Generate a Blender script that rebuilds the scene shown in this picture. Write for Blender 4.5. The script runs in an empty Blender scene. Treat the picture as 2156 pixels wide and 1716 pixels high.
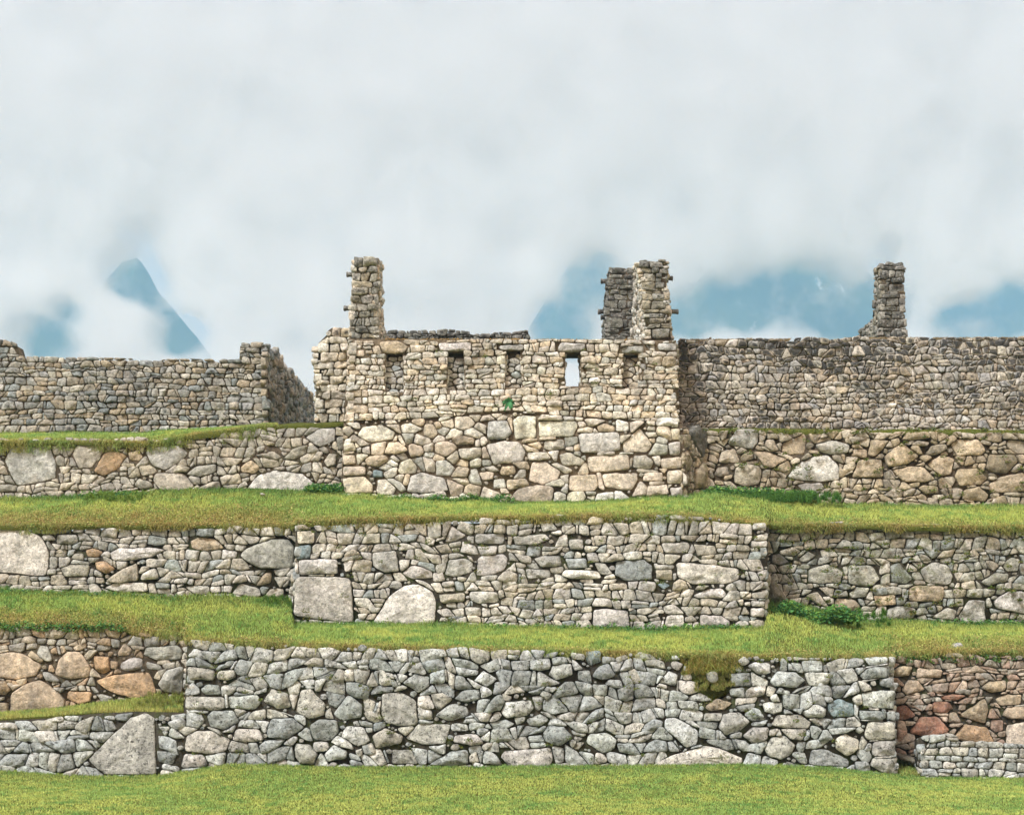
import bpy, math, random
import numpy as np
from mathutils import Vector, noise
from mathutils.geometry import tessellate_polygon
R = math.radians
sc = bpy.context.scene
COL = sc.collection
random.seed(7)

# ------------------------------------------------------------------ camera
F = 3520.0; CX = 1078.0; HY = 1200.0; CAMZ = 4.0        # focal length / principal point / horizon in photo units (2156 wide)
cam = bpy.data.cameras.new('camera'); co = bpy.data.objects.new('camera', cam); COL.objects.link(co); sc.camera = co
co.location = (0, 0, CAMZ); co.rotation_euler = (R(90), 0, 0)
cam.sensor_width = 36; cam.lens = 36 * F / 2156; cam.shift_y = (HY - 858) / 2156; cam.clip_end = 30000

# ------------------------------------------------------------------ world, sun, exposure
SUN_EL = 48; SUN_AZ = -38          # sun in front-left of the walls, behind the viewer's left shoulder
w = bpy.data.worlds.new('World'); sc.world = w; w.use_nodes = True
nt = w.node_tree; bg = nt.nodes['Background']; bg.inputs[1].default_value = 0.15
sk = nt.nodes.new('ShaderNodeTexSky'); sk.sky_type = 'NISHITA'; sk.sun_disc = False
sk.sun_elevation = R(SUN_EL); sk.sun_rotation = R(180 + SUN_AZ)
mx = nt.nodes.new('ShaderNodeMix'); mx.data_type = 'RGBA'; mx.inputs[7].default_value = (8.3, 6.15, 5.0, 1)
tcw = nt.nodes.new('ShaderNodeTexCoord'); nzw = nt.nodes.new('ShaderNodeTexNoise'); nzw.inputs['Scale'].default_value = 2.2; nzw.inputs['Detail'].default_value = 4
mrw = nt.nodes.new('ShaderNodeMapRange'); mrw.inputs[3].default_value = .97; mrw.inputs[4].default_value = .88
nt.links.new(tcw.outputs['Generated'], nzw.inputs[0]); nt.links.new(nzw.outputs[0], mrw.inputs[0]); nt.links.new(mrw.outputs[0], mx.inputs[0])
nt.links.new(sk.outputs[0], mx.inputs[6]); nt.links.new(mx.outputs[2], bg.inputs[0])
sl = bpy.data.lights.new('sun', 'SUN'); sl.energy = 4.4; sl.angle = R(14); sl.color = (.965, .985, 1)
so = bpy.data.objects.new('sun', sl); COL.objects.link(so); so.rotation_euler = (R(90 - SUN_EL), 0, R(SUN_AZ))
sc.view_settings.view_transform = 'Standard'; sc.view_settings.look = 'None'; sc.view_settings.exposure = 0.0; sc.view_settings.gamma = 1
c = sc.cycles; c.max_bounces = 16; c.diffuse_bounces = 3; c.volume_bounces = 16; c.volume_max_steps = 48; c.use_denoising = True
c.use_adaptive_sampling = True; c.adaptive_threshold = 0.03; c.transparent_max_bounces = 6; c.caustics_reflective = False

# ------------------------------------------------------------------ helpers
def P(x, y, D): return np.array(((x - CX) / F * D, D, CAMZ + (HY - y) / F * D))
def link(name, mesh, parent=None):
    o = bpy.data.objects.new(name, mesh); COL.objects.link(o)
    if parent is not None: o.parent = parent
    return o
def tag(o, label=None, cat=None, group=None, kind=None):
    if cat and not kind: kind = 'thing'
    if label: o['label'] = label
    if cat: o['category'] = cat
    if group: o['group'] = group
    if kind: o['kind'] = kind
    return o
def root(name, label, cat, loc=(0, 0, 0), group=None):
    o = bpy.data.objects.new(name, None); COL.objects.link(o); o.location = loc; o.empty_display_size = .3
    return tag(o, label, cat, group)

class MB:
    """collects vertices, faces and per-vertex colour / stain, builds ONE mesh object"""
    def __init__(s): s.v = []; s.f = []; s.c = []; s.n = 0
    def add(s, V, Fc, colr, stain=None):
        V = np.asarray(V, float); k = len(V)
        if stain is None: stain = np.zeros(k)
        cc = np.empty((k, 4)); cc[:, :3] = colr; cc[:, 3] = stain
        s.v.append(V); s.c.append(cc); s.f += [tuple(i + s.n for i in f) for f in Fc]; s.n += k
    def build(s, name, mat, parent=None, smooth=True):
        if not s.n: return None
        V = np.concatenate(s.v)
        if parent is not None: V = V - np.array(parent.matrix_basis.translation if parent.parent is None else parent.parent.matrix_basis.translation)
        m = bpy.data.meshes.new(name); m.from_pydata(V.tolist(), [], s.f)
        a = m.color_attributes.new('Col', 'FLOAT_COLOR', 'POINT'); a.data.foreach_set('color', np.concatenate(s.c).ravel())
        m.materials.append(mat); m.polygons.foreach_set('use_smooth', [smooth] * len(m.polygons)); m.update()
        return link(name, m, parent)

# ------------------------------------------------------------------ materials
def newmat(name):
    m = bpy.data.materials.new(name); m.use_nodes = True; b = m.node_tree.nodes['Principled BSDF']; b.inputs['Roughness'].default_value = .9
    b.inputs['Specular IOR Level'].default_value = .25
    return m, m.node_tree.nodes, m.node_tree.links, b
def rgbmix(N, L, fac, a, b, mode='MIX'):
    q = N.new('ShaderNodeMix'); q.data_type = 'RGBA'; q.blend_type = mode
    for k, v in ((0, fac), (6, a), (7, b)):
        if isinstance(v, (int, float)): q.inputs[k].default_value = v
        elif isinstance(v, tuple): q.inputs[k].default_value = v
        else: L.new(v, q.inputs[k])
    return q.outputs[2]
def ntex(N, L, pos, scale, detail=4, rough=.6, lo=None, hi=None):
    q = N.new('ShaderNodeTexNoise'); q.inputs['Scale'].default_value = scale; q.inputs['Detail'].default_value = detail; q.inputs['Roughness'].default_value = rough
    L.new(pos, q.inputs[0]); out = q.outputs[0]
    if lo is not None:
        r = N.new('ShaderNodeMapRange'); r.inputs[1].default_value = lo; r.inputs[2].default_value = hi; L.new(out, r.inputs[0]); out = r.outputs[0]
    return out
def mul(N, L, a, b):
    q = N.new('ShaderNodeMath'); q.operation = 'MULTIPLY'; q.use_clamp = True
    for k, v in enumerate((a, b)):
        if isinstance(v, (int, float)): q.inputs[k].default_value = v
        else: L.new(v, q.inputs[k])
    return q.outputs[0]
def stone_mat(name, speck=.5, pale=.4, stain_col=(.035, .035, .035, 1), warm=.25, moss=.0, speckcol=(.05, .052, .045, 1)):
    m, N, L, b = newmat(name)
    g = N.new('ShaderNodeNewGeometry').outputs['Position']
    at = N.new('ShaderNodeAttribute'); at.attribute_name = 'Col'
    colr = at.outputs['Color']
    # grain and weathering clouds
    v1 = ntex(N, L, g, 9, 6, .65, .3, .7); colr = rgbmix(N, L, .55, colr, rgbmix(N, L, v1, (.42, .42, .43, 1), (1.55, 1.54, 1.5, 1)), 'MULTIPLY')
    v2 = ntex(N, L, g, 55, 3, .6, .3, .7); colr = rgbmix(N, L, .45, colr, rgbmix(N, L, v2, (.55, .55, .55, 1), (1.4, 1.4, 1.4, 1)), 'MULTIPLY')
    colr = rgbmix(N, L, .8, colr, rgbmix(N, L, ntex(N, L, g, 4.5, 8, .78, .34, .66), (.60, .60, .58, 1), (1.34, 1.33, 1.31, 1)), 'MULTIPLY')
    # grime and run-off that crosses many stones
    mp = N.new('ShaderNodeMapping'); mp.inputs['Scale'].default_value = (2.4, 2.4, .5); L.new(g, mp.inputs[0])
    colr = rgbmix(N, L, mul(N, L, ntex(N, L, mp.outputs[0], 1.0, 5, .6, .48, .66), .42), colr, (.13, .13, .115, 1))
    colr = rgbmix(N, L, .5, colr, rgbmix(N, L, ntex(N, L, g, .7, 4, .6, .35, .65), (.72, .72, .72, 1), (1.28, 1.27, 1.25, 1)), 'MULTIPLY')
    # rusty stains
    colr = rgbmix(N, L, mul(N, L, ntex(N, L, g, 3.1, 4, .6, .56, .72), warm), colr, (.38, .27, .16, 1))
    # pale crusts and black lichen
    colr = rgbmix(N, L, mul(N, L, ntex(N, L, g, 10, 7, .8, .54, .60), pale), colr, (.56, .56, .52, 1))
    # blackened faces (mesh attribute, breaks up with noise)
    st = N.new('ShaderNodeMath'); st.operation = 'MULTIPLY_ADD'; L.new(ntex(N, L, g, 12, 5, .65), st.inputs[0]); st.inputs[1].default_value = 1.6; 
    ad = N.new('ShaderNodeMath'); ad.operation = 'ADD'; L.new(at.outputs['Alpha'], ad.inputs[0]); ad.inputs[1].default_value = -1.25; L.new(ad.outputs[0], st.inputs[2])
    cl = N.new('ShaderNodeMapRange'); L.new(st.outputs[0], cl.inputs[0]); cl.inputs[1].default_value = .0; cl.inputs[2].default_value = .45
    colr = rgbmix(N, L, mul(N, L, cl.outputs[0], .88), colr, stain_col)
    colr = rgbmix(N, L, mul(N, L, ntex(N, L, g, 13, 8, .85, .53, .585), speck), colr, speckcol)
    if moss:
        colr = rgbmix(N, L, mul(N, L, ntex(N, L, g, 4.2, 5, .7, .52, .62), moss), colr, (.12, .13, .035, 1))
    L.new(colr, b.inputs['Base Color'])
    bp = N.new('ShaderNodeBump'); bp.inputs['Strength'].default_value = 1.0; bp.inputs['Distance'].default_value = .05
    L.new(ntex(N, L, g, 22, 6, .7), bp.inputs['Height']); L.new(bp.outputs[0], b.inputs['Normal'])
    return m
def core_mat(name, a, bcol, moss=.0):
    m, N, L, b = newmat(name); g = N.new('ShaderNodeNewGeometry').outputs['Position']
    colr = rgbmix(N, L, ntex(N, L, g, 11, 5, .7, .35, .65), a, bcol)
    if moss: colr = rgbmix(N, L, mul(N, L, ntex(N, L, g, 2.3, 4, .7, .5, .62), moss), colr, (.07, .10, .02, 1))
    L.new(colr, b.inputs['Base Color'])
    bp = N.new('ShaderNodeBump'); bp.inputs['Distance'].default_value = .05; L.new(ntex(N, L, g, 30, 5, .7), bp.inputs['Height']); L.new(bp.outputs[0], b.inputs['Normal'])
    return m
M = dict(
    grey=stone_mat('grey_lichen_stone', .9, .55, warm=.06),
    mid=stone_mat('pale_grey_stone', .55, .35, warm=.2, moss=.15),
    midr=stone_mat('mossy_grey_stone', .6, .35, warm=.25, moss=.55),
    cream=stone_mat('cream_granite', .3, .35, warm=.22),
    tan=stone_mat('tan_granite', .3, .2, warm=.3, moss=.2),
    black=stone_mat('blackened_fieldstone', .35, .3, warm=.3),
    tower=stone_mat('lichen_crusted_stone', .9, .75, warm=.15, moss=.15),
    brown=stone_mat('brown_granite', .25, .2, warm=.35),
    red=stone_mat('reddish_stone', .5, .3, warm=.3, moss=.2),
    c_dark=core_mat('dark_rubble', (.035, .032, .025, 1), (.10, .085, .06, 1), .5),
    c_clay=core_mat('clay_mortar', (.10, .078, .05, 1), (.26, .20, .13, 1), .15),
    c_brown=core_mat('brown_mortar', (.06, .047, .032, 1), (.17, .13, .085, 1), .25),
)

# palettes (real-world albedos)
PAL = dict(
    grey=[(.47, .50, .49), (.52, .55, .54), (.39, .43, .43), (.48, .48, .44), (.33, .36, .36), (.56, .58, .56), (.44, .48, .48), (.52, .51, .46)],
    mid=[(.54, .53, .49), (.46, .46, .43), (.60, .58, .53), (.50, .46, .38), (.36, .40, .40), (.52, .51, .48), (.55, .53, .47), (.43, .41, .35)],
    midr=[(.44, .44, .39), (.38, .38, .33), (.50, .48, .42), (.43, .39, .31), (.33, .36, .35)],
    cream=[(.64, .59, .50), (.68, .64, .56), (.58, .53, .44), (.60, .51, .38), (.50, .50, .45), (.66, .62, .54), (.63, .55, .44), (.60, .57, .50)],
    tan=[(.42, .35, .25), (.37, .31, .22), (.46, .41, .33), (.50, .45, .36), (.34, .30, .24)],
    black=[(.43, .40, .35), (.39, .37, .32), (.50, .47, .42), (.42, .36, .28), (.36, .36, .35), (.47, .44, .38)],
    upleft=[(.34, .34, .31), (.29, .30, .29), (.37, .34, .28), (.25, .28, .28), (.42, .41, .36), (.36, .31, .23)],
    tower=[(.27, .26, .22), (.34, .33, .29), (.21, .21, .19), (.31, .28, .21)],
    dark=[(.15, .15, .13), (.21, .21, .19), (.11, .11, .10)],
    w3l=[(.46, .43, .36), (.42, .40, .35), (.50, .47, .41), (.45, .41, .33), (.38, .37, .33)],
    brown=[(.46, .39, .29), (.50, .45, .37), (.42, .40, .35), (.44, .33, .22), (.38, .38, .35)],
    red=[(.40, .33, .27), (.44, .40, .34), (.36, .26, .20), (.38, .36, .32), (.46, .38, .30)],
)
TONE = dict(o=(.50, .35, .22), r=(.31, .17, .12), g=(.44, .44, .41), w=(.60, .58, .55), p=(.56, .46, .34), k=(.17, .17, .16), b=(.24, .31, .34), t=(.47, .39, .28), c=(.66, .58, .47))

# ------------------------------------------------------------------ stone packing
def clip(poly, a, b, cc):
    """keep a*x+b*y<=c"""
    out = []; n = len(poly)
    for i in range(n):
        p = poly[i]; q = poly[(i + 1) % n]
        dp = a * p[0] + b * p[1] - cc; dq = a * q[0] + b * q[1] - cc
        if dp <= 0: out.append(p)
        if (dp < 0 < dq) or (dq < 0 < dp):
            t = dp / (dp - dq); out.append((p[0] + (q[0] - p[0]) * t, p[1] + (q[1] - p[1]) * t))
    return out
def inside(p, poly):
    r = False; n = len(poly); x, y = p
    for i in range(n):
        x1, y1 = poly[i]; x2, y2 = poly[(i + 1) % n]
        if (y1 > y) != (y2 > y) and x < (x2 - x1) * (y - y1) / (y2 - y1) + x1: r = not r
    return r
def nearest(p, poly, closed=True):
    best = None; n = len(poly)
    for i in range(n):
        x1, y1 = poly[i]; x2, y2 = poly[(i + 1) % n]
        dx, dy = x2 - x1, y2 - y1; l2 = dx * dx + dy * dy or 1e-9
        t = max(0, min(1, ((p[0] - x1) * dx + (p[1] - y1) * dy) / l2)); q = (x1 + dx * t, y1 + dy * t)
        d = math.hypot(q[0] - p[0], q[1] - p[1])
        if best is None or d < best[0]: best = (d, q, i, t)
    return best
def area(poly): return abs(sum(poly[i][0] * poly[(i + 1) % len(poly)][1] - poly[(i + 1) % len(poly)][0] * poly[i][1] for i in range(len(poly)))) / 2
def hull(pts):
    pts = sorted(set((round(a, 4), round(b, 4)) for a, b in pts))
    def half(ps):
        o = []
        for p in ps:
            while len(o) > 1 and (o[-1][0] - o[-2][0]) * (p[1] - o[-2][1]) - (o[-1][1] - o[-2][1]) * (p[0] - o[-2][0]) <= 0: o.pop()
            o.append(p)
        return o
    a = half(pts); b = half(pts[::-1]); return a[:-1] + b[:-1]
def centroid(poly):
    A = cx = cy = 0; n = len(poly)
    for i in range(n):
        x1, y1 = poly[i]; x2, y2 = poly[(i + 1) % n]; k = x1 * y2 - x2 * y1; A += k; cx += (x1 + x2) * k; cy += (y1 + y2) * k
    return (cx / (3 * A), cy / (3 * A)) if abs(A) > 1e-9 else poly[0]

def trim(p, cell, obstacles, poly, ragged):
    for o in obstacles:
        dd, q, _, _ = nearest(p, o)
        if dd < 1.2:
            a = q[0] - p[0]; b = q[1] - p[1]; cell = clip(cell, a, b, a * q[0] + b * q[1])
            if len(cell) < 3: return None
    n = len(poly)
    for k in range(n):
        if k in ragged: continue
        e1 = poly[k]; e2 = poly[(k + 1) % n]; ex, ey = e2[0] - e1[0], e2[1] - e1[1]; l = math.hypot(ex, ey)
        if l < 1e-6: continue
        t = ((p[0] - e1[0]) * ex + (p[1] - e1[1]) * ey) / l; dn = abs((p[0] - e1[0]) * ey - (p[1] - e1[1]) * ex) / l
        if dn > 1.0 or t < -.07 or t > l + .07: continue
        nx, ny = ey / l, -ex / l
        if (p[0] - e1[0]) * nx + (p[1] - e1[1]) * ny > 0: continue     # counter-clockwise outline: inside is negative
        cell = clip(cell, nx, ny, nx * e1[0] + ny * e1[1])
        if len(cell) < 3: return None
    return cell if len(cell) > 2 and area(cell) > .0009 else None

def pack(poly, radii, aspect=1.4, obstacles=(), ragged=(), rows=None, rng=None, fine_top=None):
    """irregular masonry: weighted dart throwing, then a power diagram clipped to the wall outline and round the big stones.
    radii: list of (radius, fraction of area tried) big to small; rows=(hmin,hmax,wmin,wmax) lays it in rough courses."""
    rng = rng or random
    xs = [p[0] for p in poly]; ys = [p[1] for p in poly]; rm = max(r for r, _ in radii) if not rows else rows[3]
    x0, x1, y0, y1 = min(xs) - rm * 1.5, max(xs) + rm * 1.5, min(ys) - rm * 1.2, max(ys) + rm * 1.2
    S = []
    if rows:
        hs = [y0]
        while hs[-1] < y1: hs.append(hs[-1] + rng.uniform(rows[0], rows[1]))
        ph = [rng.random() * 20 for _ in hs]; jit = {}
        wob = rows[4] if len(rows) > 4 else 0; sp = rows[5] if len(rows) > 5 else .10
        def yk(k, x):
            g = .022 * math.sin(x * 1.3 + ph[k]) + .018 * math.sin(x * 3.7 + ph[k] * 2) + noise.noise(Vector((x * 5, k * 3.7, ph[0]))) * .035
            if wob: g += wob * (noise.noise(Vector((x * 2.1, hs[k] * 1.1, ph[0] + 5))) + .5 * noise.noise(Vector((x * 6, hs[k] * 1.5, ph[0] + 9))))
            return hs[k] + g + .03 * math.sin(x * .5 + ph[0])
        raw = []
        for k in range(len(hs) - 1):
            x = x0 + rng.random() * .2; sl = rng.gauss(0, .02)
            while x < x1:
                wv = rng.uniform(rows[2], rows[3]) * (1 if rng.random() > .2 else .5); s2 = rng.gauss(0, .022 + wob * .25); xb = x + wv
                f0, f1 = yk(k, x), yk(k, xb); g0, g1 = yk(k + 1, x), yk(k + 1, xb)
                c_ = [(x - sl, f0), ((x + xb) / 2, yk(k, (x + xb) / 2) + rng.gauss(0, .008)), (xb - s2, f1), (xb + s2, g1), ((x + xb) / 2, yk(k + 1, (x + xb) / 2) + rng.gauss(0, .008)), (x + sl, g0)]
                if rng.random() < sp:
                    mL = ((c_[0][0] + c_[5][0]) / 2, f0 * .5 + g0 * .5); mR = ((c_[2][0] + c_[3][0]) / 2, f1 * .5 + g1 * .5); raw += [[c_[0], c_[1], c_[2], mR, mL], [mL, mR, c_[3], c_[4], c_[5]]]
                elif rng.random() < sp * .8:      # split on a diagonal
                    raw.append([c_[0], c_[1], c_[2], c_[3]]) if rng.random() < .5 else raw.append([c_[0], c_[1], c_[2], c_[4], c_[5]]); last = raw[-1]; raw.append([c_[0], c_[3], c_[4], c_[5]] if c_[3] in last and c_[5] not in last else [c_[2], c_[3], c_[4]])
                elif rng.random() < .10:
                    dx = rng.uniform(.04, .07); raw.append([(c_[0][0], f0), (c_[0][0] + dx, f0), (c_[5][0] + dx, g0), (c_[5][0], g0)]); raw.append([(c_[0][0] + dx, f0)] + c_[1:5] + [(c_[5][0] + dx, g0)])
                else: raw.append(c_)
                x = xb; sl = s2
        out = []
        for c_ in raw:
            p = centroid(c_)
            if not inside(p, poly) or any(inside(p, o) for o in obstacles): continue
            c_ = trim(p, hull(c_), obstacles, poly, ragged)
            if c_: out.append(c_)
        return out
    else:
        asp = aspect
        cell = max(r for r, _ in radii) * 2.2; grid = {}
        W = (x1 - x0) / asp; H = y1 - y0
        for r, fr in radii:
            tries = int(fr * W * H / (r * r))
            for _ in range(tries):
                px = x0 / asp + rng.random() * W; py = y0 + rng.random() * H; rr = r * rng.uniform(.85, 1.15)
                if fine_top and r > .08 and py > fine_top + .25 * math.sin(px * 2) and rng.random() < .85: continue
                gx, gy = int(px / cell), int(py / cell); ok = True
                for i in range(gx - 1, gx + 2):
                    for j in range(gy - 1, gy + 2):
                        for (qx, qy, qr) in grid.get((i, j), ()):
                            if (qx - px) ** 2 + (qy - py) ** 2 < (.93 * (qr + rr)) ** 2: ok = False; break
                        if not ok: break
                    if not ok: break
                if ok: grid.setdefault((gx, gy), []).append((px, py, rr))
        S = [q for v in grid.values() for q in v]
    # sites under the given stones go; sites close to them are kept
    keep = []
    for s in S:
        p = (s[0] * asp, s[1])
        if any(inside(p, o) for o in obstacles): continue
        keep.append(s)
    S = np.array(keep); out = []
    for i in range(len(S)):
        px, py, pr = S[i]; p = (px * asp, py)
        if not inside(p, poly): continue
        d2 = (S[:, 0] - px) ** 2 + (S[:, 1] - py) ** 2; order = np.argsort(d2)[1:40]
        lim = max(pr * 3.2, .15); cell = [(px - lim, py - lim), (px + lim, py - lim), (px + lim, py + lim), (px - lim, py + lim)]
        for j in order:
            qx, qy, qr = S[j]; a = qx - px; b = qy - py; L2 = a * a + b * b
            cc = (L2 + .62 * (pr * pr - qr * qr)) / 2 + a * px + b * py
            cell = clip(cell, a, b, cc)
            if len(cell) < 3: break
        if len(cell) < 3: continue
        cell = [(a * asp, b) for a, b in cell]
        cell = trim(p, cell, obstacles, poly, ragged)
        if not cell: continue
        out.append(cell)
    return out

def chinks(poly, cells, obstacles, rng, dens=260, rmin=.027, rmax=.13):
    g = {}; cs = .5; new = []
    for q in list(cells) + list(obstacles):
        xs = [p[0] for p in q]; ys = [p[1] for p in q]
        for i in range(int(math.floor((min(xs) - .1) / cs)), int(math.floor((max(xs) + .1) / cs)) + 1):
            for j in range(int(math.floor((min(ys) - .1) / cs)), int(math.floor((max(ys) + .1) / cs)) + 1): g.setdefault((i, j), []).append(q)
    xs = [p[0] for p in poly]; ys = [p[1] for p in poly]
    tot = int((max(xs) - min(xs)) * (max(ys) - min(ys)) * dens)
    for it in range(tot):
        p = (rng.uniform(min(xs), max(xs)), rng.uniform(min(ys), max(ys))); near = g.get((int(math.floor(p[0] / cs)), int(math.floor(p[1] / cs))), ())
        if any(inside(p, q) for q in near) or not inside(p, poly): continue
        r = min([nearest(p, q)[0] for q in near] + [nearest(p, poly)[0], rmax])
        if r < (.055 if it < tot * .35 else rmin): continue
        r *= 1.15; a0 = rng.random() * 6.28; k = rng.choice((4, 5, 6)); q = ccw([(p[0] + math.cos(a0 + i * 6.283 / k) * r * rng.uniform(.9, 1.45), p[1] + math.sin(a0 + i * 6.283 / k) * r * rng.uniform(.85, 1.15)) for i in range(k)]); new.append(q)
        for i in range(int(math.floor((p[0] - .15) / cs)), int(math.floor((p[0] + .15) / cs)) + 1):
            for j in range(int(math.floor((p[1] - .15) / cs)), int(math.floor((p[1] + .15) / cs)) + 1): g.setdefault((i, j), []).append(q)
    return new

def stone_mesh(poly, gap, rng, relief=.03, depth=.14, rough=1.0, keep=False):
    """poly (ccw, metres) -> verts (u,v,h), faces, radial position 0..1 from the rim inwards"""
    A = area(poly); r0 = math.sqrt(A / math.pi); poly = list(poly); lim = r0 * rng.uniform(.35, .62) if not keep else 0
    while len(poly) > 4:
        ls = [math.hypot(poly[i][0] - poly[(i + 1) % len(poly)][0], poly[i][1] - poly[(i + 1) % len(poly)][1]) for i in range(len(poly))]; i = ls.index(min(ls))
        if ls[i] > lim: break
        j = (i + 1) % len(poly); mp = ((poly[i][0] + poly[j][0]) / 2, (poly[i][1] + poly[j][1]) / 2); poly[i] = mp; del poly[j]
    c0 = centroid(poly)
    # pull in for the joint
    pts = []
    for p in poly:
        dx, dy = p[0] - c0[0], p[1] - c0[1]; d = math.hypot(dx, dy) or 1e-6; k = max(.25, 1 - gap / d); pts.append((c0[0] + dx * k, c0[1] + dy * k))
    # clip corners (Chaikin), big stones keep crisper corners
    cut = rng.uniform(.03, .12)
    for it in range(2):
        q = []
        for i in range(len(pts)):
            a = pts[i]; b = pts[(i + 1) % len(pts)]; l = math.hypot(a[0] - b[0], a[1] - b[1])
            t = min(cut if it == 0 else .22, .45, (.06 if it == 0 else .03) / max(l, 1e-6) + .02)
            q.append((a[0] + (b[0] - a[0]) * t, a[1] + (b[1] - a[1]) * t)); q.append((b[0] + (a[0] - b[0]) * t, b[1] + (a[1] - b[1]) * t))
        pts = q
    # resample
    seg = [math.hypot(pts[i][0] - pts[(i + 1) % len(pts)][0], pts[i][1] - pts[(i + 1) % len(pts)][1]) for i in range(len(pts))]
    per = sum(seg); n = max(12, min(56, int(per / .045))); res = []; i = 0; acc = 0
    for k in range(n):
        s = per * k / n
        while acc + seg[i] < s and i < len(pts) - 1: acc += seg[i]; i += 1
        t = (s - acc) / (seg[i] or 1e-9); a = pts[i]; b = pts[(i + 1) % len(pts)]; res.append((a[0] + (b[0] - a[0]) * t, a[1] + (b[1] - a[1]) * t))
    sd = rng.random() * 1000
    e = min(.024, r0 * .16) * rng.uniform(.6, 1.25)
    rings = [(0, -depth, 0), (0, -e * 1.1, 0), (.28, -e * .45, .05), (1.0, -.0, .2)]
    kf = [.78, .55, .3] if r0 > .13 else [.55]
    V = []; rad = []
    tk = min(1, .16 / r0); tx, ty = rng.gauss(0, .09) * tk, rng.gauss(.03, .09) * tk
    off = rng.gauss(0, .016 + .012 * min(1, r0 / .3)); bulge = relief * .5 * rng.uniform(.2, 1.5) * min(1.4, r0 / .15)
    # facets: one or two planes cut the face
    fac = [(rng.random() * 6.28, rng.uniform(.15, .6), rng.uniform(.15, .55) * min(1, .2 / r0)) for _ in range(rng.choice((1, 2, 2, 3)))]
    def height(u, v, q):
        du, dv = u - c0[0], v - c0[1]
        h = off + bulge * (1 - q * q) + tx * du + ty * dv
        for ang, pos, sl in fac:
            s = (du * math.cos(ang) + dv * math.sin(ang)) - pos * r0
            if s > 0: h -= s * sl
        nz = noise.noise(Vector((u * 7 + sd, v * 7, sd))) * .016 + noise.noise(Vector((u * 19 + sd, v * 19, 3))) * .009
        if r0 > .15: nz += noise.noise(Vector((u * 2.6 + sd, v * 2.6, 9))) * .05 + abs(noise.noise(Vector((u * 6 + sd, v * 6, 29)))) * .03
        return max(h + nz * rough * 1.25, -.028)
    outl = []
    for (u, v) in res:
        du, dv = u - c0[0], v - c0[1]; d = math.hypot(du, dv) or 1e-6
        j = noise.noise(Vector((u * 11 + sd, v * 11, 5))) * .014 + noise.noise(Vector((u * 4 + sd, v * 4, 1))) * .02
        j *= min(1, r0 / .1); outl.append((du / d, dv / d, max(d + j - .004, .3 * d)))
    for ins, h, q in rings:
        for (a, b, d) in outl:
            dd = max(d - ins * e, d * .55); u = c0[0] + a * dd; v = c0[1] + b * dd
            hh = h + (height(u, v, 1.0) if h > -depth else off - .0); V.append((u, v, hh)); rad.append(q)
    for k in kf:
        for (a, b, d) in outl:
            dd = (d - e) * k if d - e > 0 else d * .4 * k; u = c0[0] + a * dd; v = c0[1] + b * dd; V.append((u, v, height(u, v, k))); rad.append(1 - k * .8)
    V.append((c0[0], c0[1], height(c0[0], c0[1], 0))); rad.append(1.0)
    nr = len(rings) + len(kf); Fc = []
    for r in range(nr - 1):
        for i in range(n):
            j = (i + 1) % n; Fc.append((r * n + i, r * n + j, (r + 1) * n + j, (r + 1) * n + i))
    t = nr * n
    for i in range(n): Fc.append(((nr - 1) * n + i, (nr - 1) * n + (i + 1) % n, t))
    return np.array(V), Fc, np.array(rad), r0

class Plane:
    """a wall face: foot line from pixel/depth A to B, leaning back by 'batter'"""
    def __init__(s, xa, Da, xb, Db, batter=0.0, yref=1200):
        A = P(xa, yref, Da); B = P(xb, yref, Db); s.o = A.copy(); s.eu = (B - A); s.eu[2] = 0; s.eu /= np.linalg.norm(s.eu)
        nn = np.array((s.eu[1], -s.eu[0], 0.0))
        if nn[1] > 0: nn = -nn
        s.ev = np.array((0, 0, 1.0)) - nn * batter; s.ev /= np.linalg.norm(s.ev)
        s.n = np.cross(s.eu, s.ev)
        if np.dot(s.n, nn) < 0: s.n = -s.n; 
    def hit(s, x, y):
        d = np.array(((x - CX) / F, 1.0, (HY - y) / F)); c = np.array((0, 0, CAMZ)); t = np.dot(s.o - c, s.n) / np.dot(d, s.n); return c + d * t
    def uv(s, x, y): q = s.hit(x, y) - s.o; return (float(np.dot(q, s.eu)), float(np.dot(q, s.ev)))
    def uv3(s, p): q = np.asarray(p) - s.o; return (float(np.dot(q, s.eu)), float(np.dot(q, s.ev)))
    def w(s, V):
        V = np.asarray(V)
        if len(V) > 30 and -.25 < V[:, 2].min() < -.05: b = max(0, noise.noise(Vector((float(V[:, 0].mean()) * .55 + s.o[1], float(V[:, 1].mean()) * .8, s.o[1])))) * .16; V = V + np.array((0, 0, b))
        return s.o + V[:, :1] * s.eu + V[:, 1:2] * s.ev + V[:, 2:3] * s.n
class Plane3(Plane):
    def __init__(s, o, eu, ev, n): s.o = np.array(o, float); s.eu = np.array(eu, float); s.ev = np.array(ev, float); s.n = np.array(n, float)

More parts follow.
